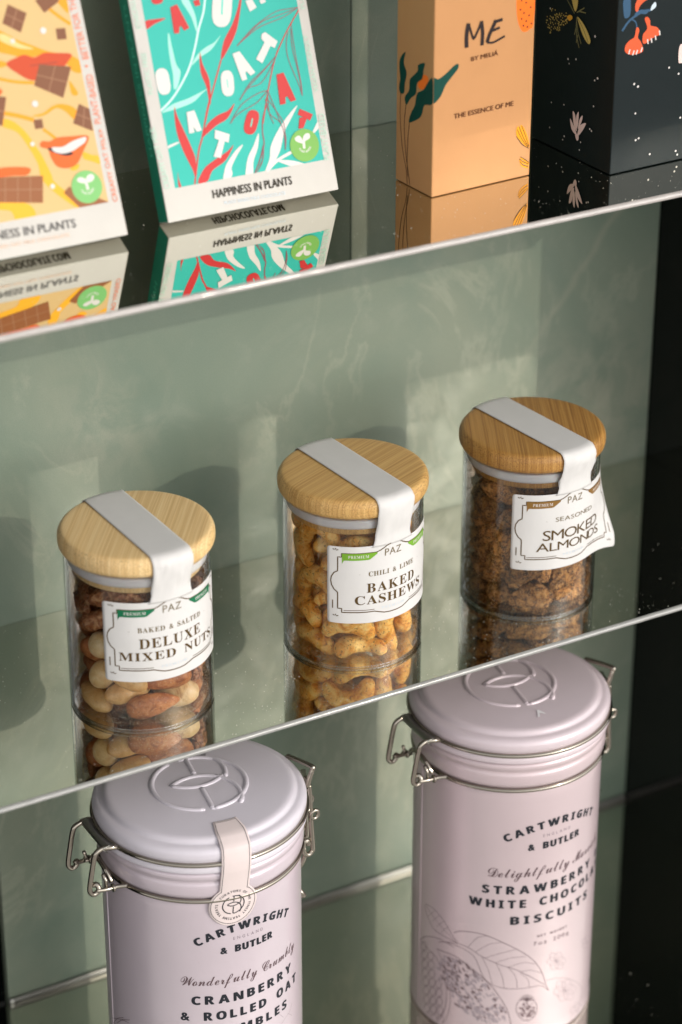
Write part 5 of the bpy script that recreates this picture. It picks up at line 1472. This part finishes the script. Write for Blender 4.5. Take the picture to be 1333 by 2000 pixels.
# seasoning and salt crumbs inside each jar
def crumbs(ji, n, zmax, power, col, label, rmin, smax):
    rr = random.Random(ji + 40); L = []
    for i in range(n):
        a = rr.uniform(0, 2 * math.pi); z = .0042 + zmax * rr.random() ** power; r = .0372 - (rr.random() ** 2) * .004
        if rr.random() < rmin: r = .0372 * math.sqrt(rr.random()); z = .0040 + .0012 * rr.random()
        if z < .007: r = min(r, .0362)
        s = .00012 + smax * rr.random() ** 2.5; c = Vector((JP[ji][0] + r * math.sin(a), JP[ji][1] - r * math.cos(a), z))
        V = [c + Vector((rr.uniform(.5, 1), rr.uniform(-.3, .3), 0)) * s, c + Vector((-.5, rr.uniform(.5, 1), 0)) * s, c + Vector((-.5, -rr.uniform(.5, 1), 0)) * s, c + Vector((0, 0, rr.uniform(.5, 1))) * s, c + Vector((0, 0, -.6)) * s]
        L.append((V, [(0, 1, 3), (1, 2, 3), (2, 0, 3), (1, 0, 4), (2, 1, 4), (0, 2, 4)]))
    V, F = merge(L); o = new('seasoning_crumbs', V, F, col, None, smooth=False); tag(o, label, 'crumbs', kind='stuff')
cm = mat('crumb_brown', (.42, .22, .08), .7); t = NT(cm); t.l(t.ramp(t.noise(t.geo(), 900, 2), [(.35, (.10, .04, .015)), (.5, (.38, .19, .065)), (.65, (.58, .36, .15))]), t.b.inputs['Base Color'])
crumbs(2, 5500, .062, 4.0, cm, 'orange brown seasoning crumbs clinging inside the right jar', .35, .0008)
crumbs(1, 5000, .022, 3.5, mat('crumb_gold', (.66, .46, .24), .7), 'golden seasoning crumbs at the bottom of the middle jar', .6, .0003)
crumbs(0, 4500, .022, 3.5, mat('crumb_pale', (.62, .48, .34), .7), 'pale salt and nut crumbs at the bottom of the left jar', .6, .0003)
# ------------------------------------------------------------------ tins
TP = [(.0334, -.1428), (.2433, -.1368)]
chrome = mat('steel_wire', (.37, .33, .275), .08, 1); clasp_plate = mat('clasp_plate', (.34, .34, .30), .3, 1)
def logo2d():
    """circle with a gap, split stem, lens and two inner arcs; unit: circle radius 1, stem upright"""
    c = lambda cx, cy, r, a0, a1, n=30: [(cx + r * math.cos(rad(a0 + (a1 - a0) * i / n)), cy + r * math.sin(rad(a0 + (a1 - a0) * i / n))) for i in range(n + 1)]
    S = [c(0, 0, 1, 116, 258, 40), c(0, 0, 1, 90 + 8, 272 - 360, 50)]
    S.append([(0, .99), (0, .38)]); S.append([(0, -.22), (0, -.99)])
    S.append(c(-.04, -.54, .82, 131, 45, 20)); S.append(c(-.04, .70, .82, 229, 315, 20))
    S.append(c(-.1, .42, .78, 48, -26, 18)); S.append(c(-.12, -.52, .86, 52, -30, 18))
    return S
def tin_map(u, z, off=0.0):
    r = .05655 + off; a = u * .001 / .0565; return (r * math.sin(a), -r * math.cos(a), z * .001)
def make_tin(k, label, paint, lidpaint, seal):
    t_ = thing('biscuit_tin', label, 'tin', (TP[k][0], TP[k][1], -H3 + .0002))
    prof = [(.0001, .001), (.053, .001), (.0548, .0003), (.0561, .0006), (.0568, .0016), (.0569, .0030), (.0566, .0042)] + [(.0565, .01), (.0565, .06), (.0565, .12), (.0565, .176)] + \
        [(.0565, .1825), (.0560, .1838), (.0556, .1850), (.0562, .1868), (.0578, .1882), (.0582, .1900), (.0582, .1945), (.0578, .1962), (.0572, .1972), (.0574, .1985), (.0584, .1995), (.0590, .2010), (.0588, .2028), (.0576, .2040), (.0560, .2046), (.052, .2046)]
    V, F = lathe(prof, 144); body = new('tin_body', V, F, paint, t_)
    lp = [(.0560, .2046), (.0592, .2046), (.0601, .2052), (.0604, .2066), (.0600, .2084), (.0592, .2098), (.0590, .2110), (.0594, .2124), (.0600, .2140), (.0601, .2160), (.0598, .2178), (.0588, .2194), (.0572, .2203), (.0558, .2206), (.0548, .2208), (.0540, .2216), (.0530, .2230), (.0510, .2237), (.048, .2238)]
    lp = smoothprof(lp, 1) + [(.040, .2241), (.03, .2243), (.015, .2244), (.0001, .2244)]
    V, F = lathe(lp, 144); lid = new('tin_lid', V, F, lidpaint, t_)
    # raised emblem pressed into the lid
    L = []; ca, sa = math.cos(rad(-10)), math.sin(rad(-10))
    for s in logo2d():
        P = [(x * .0264, y * .0264) for x, y in s]; P = dense(P, .0012)
        P = [(x * ca - y * sa, x * sa + y * ca, .2243 - .00015) for x, y in P]
        V, F = tube(P, .0015, 12); V = [(a, b_, .2243 + (c - .2243) * .8) for a, b_, c in V]; L.append((V, F))
        for e in (P[0], P[-1]):   # rounded ends
            VV, FF = lathe([(.0001, .0010), (.0008, .0008), (.0013, .0003), (.0015, -.0003)], 12); L.append(([(v[0] + e[0], v[1] + e[1], v[2] + .22425) for v in VV], FF))
    V, F = merge(L); new('embossed_emblem', V, F, lidpaint, lid)
    # wires
    def ring(r, z, a0, a1, n=120): return [(r * math.sin(rad(a0 + (a1 - a0) * i / n)), -r * math.cos(rad(a0 + (a1 - a0) * i / n)), z) for i in range(n + 1)]
    W = .00135; w_ = .0155
    def bend(P, n=5): return catmull(P, False, n)
    up_ = []
    # left hinge: the lid wire turns out into two hanging arms that curl round the body wire's pin
    def arm(sy, far):
        y = sy * w_; y2 = y * .92
        ys = y
        return bend([(-.0585, ys, .2108), (-.0620, ys, .2116), (-.0665, y2, .2117), (-.0700, y2, .2103), (-.0716, y2, .2070), (-.0735, y2, .1975), (-.0750, y2, .1890), (-.0748, y2, .1855), (-.0728, y2, .1836), (-.0705, y2, .1845), (-.0697, y2, .1868), (-.0706, y2 * .9, .1886), (-.0722, y2 * .84, .1880)], 6)
    fr_ = ring(.0601, .2108, -76, 78); bk = ring(.0601, .2108, 102, 284)
    L = [tube(fr_, W, 10), tube(bk, W, 10), tube(arm(-1, 0), W * 1.12, 10), tube(arm(1, 1), W * 1.12, 10)]
    V, F = merge(L); new('lid_wire', V, F, chrome, t_)
    fr2 = ring(.0572, .1852, -71, 80); bk2 = ring(.0572, .1852, 100, 289)
    pins = [tube(bend([(-.0545, s * (w_ + .002), .1852), (-.0600, s * w_, .1850), (-.0660, s * w_, .1853), (-.0712, s * w_ * .95, .1858)]), W * .95, 10) for s in (-1, 1)]
    V, F = merge([tube(fr2, W, 10), tube(bk2, W, 10)] + pins); new('body_wire', V, F, chrome, t_)
    # washers on the pins, and crossed lever pieces behind the arms
    L = []
    for s in (-1, 1):
        VV, FF = lathe([(.0011, -.0006), (.0024, -.0006), (.0026, 0), (.0024, .0006), (.0011, .0006)], 16); L.append(([(-.0617 + v[2], s * w_ + v[0], .1850 + v[1]) for v in VV], FF))
        L.append(tube([(-.0662, s * w_ * .8, .1935), (-.0648, s * w_ * .86, .1895), (-.0655, s * w_ * .95, .1858)], W * .8, 8))
    L.append(tube(bend([(-.0610, -w_ * .8, .1865), (-.0625, -w_ * .5, .1925), (-.0628, 0, .1945), (-.0625, w_ * .5, .1925), (-.0610, w_ * .8, .1865)]), W * 1.1, 8))
    V, F = merge(L); new('hinge_pin', V, F, chrome, t_)
    V = []; F = []; n = 14     # folded sheet bridging the two arms
    for i in range(n + 1):
        y = -w_ * 1.02 + 2.04 * w_ * i / n; bow = .0016 * math.cos(math.pi * (i / n - .5))
        for x, z in ((-.0592 - bow * 1.6, .2122), (-.0628 - bow, .2132), (-.0660, .2130), (-.0668, .2118), (-.0660, .2104), (-.0640 - bow * .6, .2085)): V.append((x, y, z))
    for i in range(n):
        for j in range(5): F.append((i * 6 + j, (i + 1) * 6 + j, (i + 1) * 6 + j + 1, i * 6 + j + 1))
    pl = new('hinge_plate', V, F, clasp_plate, t_); s_ = pl.modifiers.new('t', 'SOLIDIFY'); s_.thickness = .0005
    # right latch: long side levers with a square finger loop standing up at the top and a tail below
    L = []
    def X(x, y): return (x + .0026 + (y + .016) * .3)
    def Q(P): return [(X(x, y), y, z) for x, y, z in P]
    for y in (-.0162, -.0015):
        L.append(tube(bend(Q([(.0583, y, .2128), (.0588, y, .2060), (.0597, y, .1850), (.0606, y, .1700), (.0602, y, .1672), (.0580, y, .1655), (.0556, y, .1668), (.0545, y, .1703), (.0549, y, .1740), (.0562, y, .1756), (.0577, y, .1742), (.0578, y, .1722)]), 6), W * 1.15, 10))
        L.append(tube([(X(.0614 + .0024 * math.cos(rad(a)), y), y - .001, .1925 + .0027 * math.sin(rad(a))) for a in range(0, 360, 24)], W * .9, 8, closed=True))
        L.append(tube(bend(Q([(.0552, y, .1920), (.0560, y, .1950), (.0580, y, .1958), (.0606, y, .1950)])), W * .9, 8))
    L.append(tube(bend([(.0600, -.0162, .2120), (.0612, -.0162, .2170), (.0632, -.0160, .2222), (.0634, -.0145, .2236), (.0612, .0065, .2186), (.0606, .0085, .2172), (.0585, .0090, .2110)], 6), W * 1.15, 10))
    L.append(tube(Q([(.0583, -.0162, .2122), (.0583, -.0015, .2122)]), W, 8))
    L.append(tube(Q([(.0549, -.0175, .1706), (.0549, 0, .1706)]), W * .9, 8))
    L.append(tube(bend(Q([(.0562, -.0155, .1663), (.0545, -.015, .1610), (.0522, -.013, .1560), (.0500, -.008, .1520)])), W * 1.1, 8))
    L.append(tube(bend(Q([(.0500, -.0120, .1450), (.0519, -.0155, .1421), (.0546, -.0165, .1378)])), W * 1.25, 8))
    V, F = merge(L); new('latch_lever', V, F, chrome, t_)
    def lay(shapes, col, name='lettering', off=.00006):
        if len(shapes) > 1: return [lay([x], col, name, off) for x in shapes]
        if col == 'tinblack': shapes = [heavy(x, .34) for x in shapes]
        V, F = merge([([tin_map(v[0], v[1], off + .000002 * (i_ % 7)) for v in a], b_) for i_, (a, b_) in enumerate(shapes)]); return new(name, V, F, pmat(col), body, smooth=False)
    def arc(s, style, W_, base, cap, sag, sp, u0=0):
        V, F = text_fit(s, style, -W_ / 2, W_ / 2, 0, cap, sp); Rr = ((W_ / 2) ** 2 + sag ** 2) / (2 * sag)
        return [(u0 + (Rr + y) * math.sin(x / Rr * 1.02), base + sag - Rr + (Rr + y) * math.cos(x / Rr * 1.02)) for x, y in V], F
    if k == 0:
        lay([arc('CARTWRIGHT', 'bold', 60, 154.0, 5.0, 8.4, .30), text_fit('& BUTLER', 'bold', -16.2, 16.2, 148.2, 4.4, .22)], 'tinblack'); lay([text_fit('ENGLAND', 'sans', -9, 9.5, 156.4, 1.9, .55)], 'tingrey')
        lay([text_fit('Wonderfully Crumbly', 'script', -39, 38, 127.6, 6.2)], 'sepia')
        lay([text_fit('CRANBERRY', 'bold', -33, 33, 114.6, 5.6, .34), text_fit('& ROLLED OAT', 'bold', -39.5, 39.5, 103.4, 5.6, .34), text_fit('CRUMBLES', 'bold', -28, 28, 92.2, 5.6, .34)], 'tinblack')
        lay([text_fit('NET WEIGHT', 'bold', -10.5, 10.5, 80, 1.6, .3), text_fit('7oz 200g', 'serif', -12, 12, 74, 2.6, .2)], 'sepia')
    else:
        lay([arc('CARTWRIGHT', 'bold', 64, 148.2, 5.0, 8.6, .32, -1), text_fit('& BUTLER', 'bold', -19, 17, 142, 4.5, .24)], 'tinblack'); lay([text_fit('ENGLAND', 'sans', -10, 9, 150.2, 1.9, .55)], 'tingrey')
        lay([text_fit('Delightfully Moreish', 'script', -42.5, 42, 123.4, 6.4)], 'sepia')
        lay([text_fit('STRAWBERRY &', 'bold', -45.5, 46, 111.4, 5.6, .36), text_fit('WHITE CHOCOLATE', 'bold', -53.5, 53.5, 101.2, 5.6, .34), text_fit('BISCUITS', 'bold', -28, 30, 89.2, 5.6, .34)], 'tinblack')
        lay([text_fit('NET WEIGHT', 'bold', -11.2, 10.2, 77.8, 1.6, .3), text_fit('7oz 200g', 'serif', -13.5, 12, 72, 2.7, .2)], 'sepia')
    for f_ in (['tin1'] if k == 0 else ['tin2']):
        lay_art(f_, lambda u, v, off: tin_map(u, v, off), body, None, .00004, .0000002, dens=1.2)
    # pressed side seam
    V, F = tube([(.0566 * math.sin(rad(-96)), -.0566 * math.cos(rad(-96)), z_) for z_ in (.006, .09, .181)], .00035, 6); new('side_seam', V, F, paint, t_)
    if seal:
        pp = M_paper('seal_paper', (.66, .56, .54), .45); a0 = rad(-6.5)
        path = [(.0400, .2246), (.0440, .2245), (.0480, .2243), (.0510, .2241), (.0535, .2236), (.0555, .2226), (.0580, .2212), (.0600, .2195), (.0608, .2170), (.0612, .2140), (.06145, .2110), (.0614, .2080), (.0612, .2050), (.0606, .2020), (.0600, .1985), (.0594, .1945), (.0589, .1915), (.0586, .1890), (.0583, .1865), (.0580, .183), (.0576, .1795), (.0572, .176), (.0570, .1725), (.0569, .1695), (.0569, .1655)]
        S = [0]
        for p, q in zip(path[:-1], path[1:]): S.append(S[-1] + math.hypot(p[0] - q[0], p[1] - q[1]) * 1000)
        tot = S[-1]
        def sm(u, s, off=0.0):  # u across, s measured down the strip, millimetres
            s = max(0, min(tot - .01, s)); i = max(j for j in range(len(S) - 1) if S[j] <= s); f = (s - S[i]) / (S[i + 1] - S[i]); r = path[i][0] + (path[i + 1][0] - path[i][0]) * f + off * (1 if s > 16 else .3); z = path[i][1] + (path[i + 1][1] - path[i][1]) * f + off * (1 if s < 30 else .1)
            a = a0 - .055 * (s / tot) + u * .001 / max(r, .05)
            return (r * math.sin(a), -r * math.cos(a), z)
        cs_ = tot - 15.6; CR = 14.0; hw = 8.6
        def half(s):
            e = math.sqrt(max(CR * CR - (s - cs_) ** 2, 0)) if abs(s - cs_) <= CR else 0
            return max(e, hw if s < cs_ else 0)
        ss = [tot * 0 + i * (cs_ + CR) / 90 for i in range(91)]; ss += [cs_ + CR - .05 * j for j in (6, 3, 1)]; ss = sorted(ss); V = []; F = []; n = 16
        for s in ss:
            h = max(half(s), .05)
            for j in range(n + 1): V.append(sm(-h + 2 * h * j / n, s))
        for i in range(len(ss) - 1):
            for j in range(n): F.append((i * (n + 1) + j, (i + 1) * (n + 1) + j, (i + 1) * (n + 1) + j + 1, i * (n + 1) + j + 1))
        sl = new('paper_seal', V, F, pp, t_); s_ = sl.modifiers.new('t', 'SOLIDIFY'); s_.thickness = .00015; s_.offset = 1
        lines = []
        nk = cs_ - math.sqrt(CR ** 2 - hw ** 2) + 1.0
        out = [(-7.4, 1.3), (7.4, 1.3)]; lines.append(ribbon(dense(out, 1), .28))
        for sg in (-1, 1): lines.append(ribbon(dense([(sg * 7.4, 1.3), (sg * 7.4, nk)], .8), .28))
        th0 = math.asin(7.4 / 12.8); cc = [(12.8 * math.sin(th0 + (2 * math.pi - 2 * th0) * i / 70), cs_ - 12.8 * math.cos(th0 + (2 * math.pi - 2 * th0) * i / 70)) for i in range(71)]
        lines.append(ribbon(cc, .28))
        lg = [ribbon(dense([(x * 6.2, cs_ - y * 6.2) for x, y in s], .7), .62) for s in logo2d()]
        def lays(shapes, name, col='tinblack', off=.00026):
            V, F = merge([([sm(v[0], v[1], off) for v in a], b_) for a, b_ in shapes]); new(name, V, F, pmat(col), sl, smooth=False)
        lays(lines, 'border_print'); lays(lg, 'emblem_print')
        V, F = text_fit('CURATORS OF THE FINEST TEATIME TREATS · ', 'bold', 0, 1, 0, 1.45, .22)
        V = [((8.9 + y) * math.sin(rad(-55 + x * 356)), cs_ - (8.9 + y) * math.cos(rad(-55 + x * 356))) for x, y in V]; lays([(V, F)], 'lettering')
    else:
        V, F = poly2d([(-.0135, -.0415), (-.0095, -.0345), (-.0085, -.0350), (-.0070, -.0405), (-.0080, -.0400), (-.0100, -.0378), (-.0118, -.0412)]); new('label_scrap', [(a + .006, b_, .2247) for a, b_ in V], F, mat('scrap', (.75, .72, .72), .5), lid, smooth=False)
make_tin(0, 'lilac biscuit tin for cranberry and rolled oat crumbles with a round paper seal', M_paint('lilac_paint', (.57, .485, .525)), M_paint('lilac_lid_paint', (.60, .555, .60), .4, .3, .05), True)
make_tin(1, 'pinkish lilac biscuit tin for strawberry and white chocolate biscuits, cocoa pods drawn on it', M_paint('pink_lilac_paint', (.575, .46, .475)), M_paint('pink_lid_paint', (.60, .505, .53), .34, .5, .1), False)
# ------------------------------------------------------------------ boxes on the top shelf
card = M_paper('white_card', (.52, .49, .45), .5)
def leaning_box(name, label, cat, x0, y0, z0, tiltdeg, w, h, d, bgcol, bgx, bgz, sidecol, art, clip, under):
    """a flat carton leaning back on its rear bottom edge; face plane is local x (across) and z (up)"""
    t_ = thing(name, label, cat, (x0, y0, z0)); t_.rotation_euler = (-rad(tiltdeg), 0, 0)
    V, F = box_mesh((0, 0, 0), (w, d, h)); c = bevel(new('carton', V, F, card, t_, smooth=False), .0005, 3)
    def face(u, v, off=0.0): return (u * .001, -off, v * .001)
    m = mat('ground_' + bgcol[0], bgcol[1], .5, spec=.18); 
    V, F = poly2d([(bgx[0], bgz), (bgx[1], bgz), (bgx[1], h * 1000 - 7), (bgx[0], h * 1000 - 7)]); new('picture_panel', [face(a, b_, .00004) for a, b_ in V], F, m, c, smooth=False)
    lay_art(art, lambda u, v, off: face(u, v, off), c, clip, .00006, .000006)
    sm_ = mat('side_' + sidecol[0], sidecol[1], .45)
    for xx, nrm in ((-.00006, -1), (w + .00006, 1)):
        V = [(xx, .0004, .0004), (xx, d - .0004, .0004), (xx, d - .0004, h - .0004), (xx, .0004, h - .0004)]; new('side_print', V, [(0, 3, 2, 1) if nrm < 0 else (0, 1, 2, 3)], sm_, c, smooth=False)
    V, F = text_fit('HAPPINESS IN PLANTS · 100% COCOA', 'sans', 35, h * 1000 - 20, 3.0, 3.2)
    new('lettering', [(-.0001, (v[1]) * .001 + .001, v[0] * .001) for v in V], F, mat('side_text_' + sidecol[0], tuple(min(1, x * 2.2 + .06) for x in sidecol[1]), .5), c, smooth=False)
    V, F = heavy(text_fit('HIPCHOCOLATE.COM', 'bold', 29, 71, 5.2, 5.2), .15); new('lettering', [(v[0] * .001, d - (v[1] - 2.4) * .001 - .0005, -.00008) for v in V], F, pmat('ink'), c, smooth=False)
    return t_
leaning_box('chocolate_box', 'turquoise chocolate box with red leaves and OAT letters leaning back on the top shelf', 'box', .050, -.0915, H1 + .0042, 20, .1018, .19, .012, ('turquoise', (.032, .40, .33)), (7.2, 96), 17.0, ('deep_green', (.0, .20, .13)), 'teal', (7.2, 96, 17.0, 183), (34, 66))
leaning_box('chocolate_box', 'yellow chocolate box with red lips and brown squares, far left on the top shelf', 'box', -.078, -.0975, H1 + .0048, 23, .1020, .19, .012, ('custard', (.60, .40, .175)), (7.2, 95), 18.2, ('orange_side', (.75, .30, .05)), 'yellow', (7.2, 95, 18.2, 183), (34, 67))
def upright_box(name, label, x0, y0, rz, w, d, h, m, front, side, gap):
    t_ = thing(name, label, 'box', (x0, y0, H1 + .0003), rz)
    V, F = box_mesh((0, 0, 0), (w, d, h)); c = bevel(new('carton', V, F, m, t_, smooth=False), .0007, 3)
    lay_art(front, lambda u, v, off: (u * .001, -off, v * .001), c, (0.2, w * 1000 - .3), .00006, .000006)
    lay_art(side, lambda u, v, off: (-off, -u * .001, v * .001), c, (-d * 1000 + .3, -.2), .00006, .000006)
    return t_
peach = M_paper('peach_card', (.49, .24, .098), .5)
upright_box('gift_box', 'peach gift box lettered ME with a dark green plant wrapping its corner', .1941, -.118, rad(3.4), .0655, .0346, .19, peach, 'orF', 'orS', 0)
navy = M_paper('navy_card', (.006, .011, .012), .34)
upright_box('gift_box', 'black gift box with white dots and coral bell flowers, at the far right', .2976, -.1362, rad(2.0), .105, .074, .21, navy, 'blF', 'blS', 0)
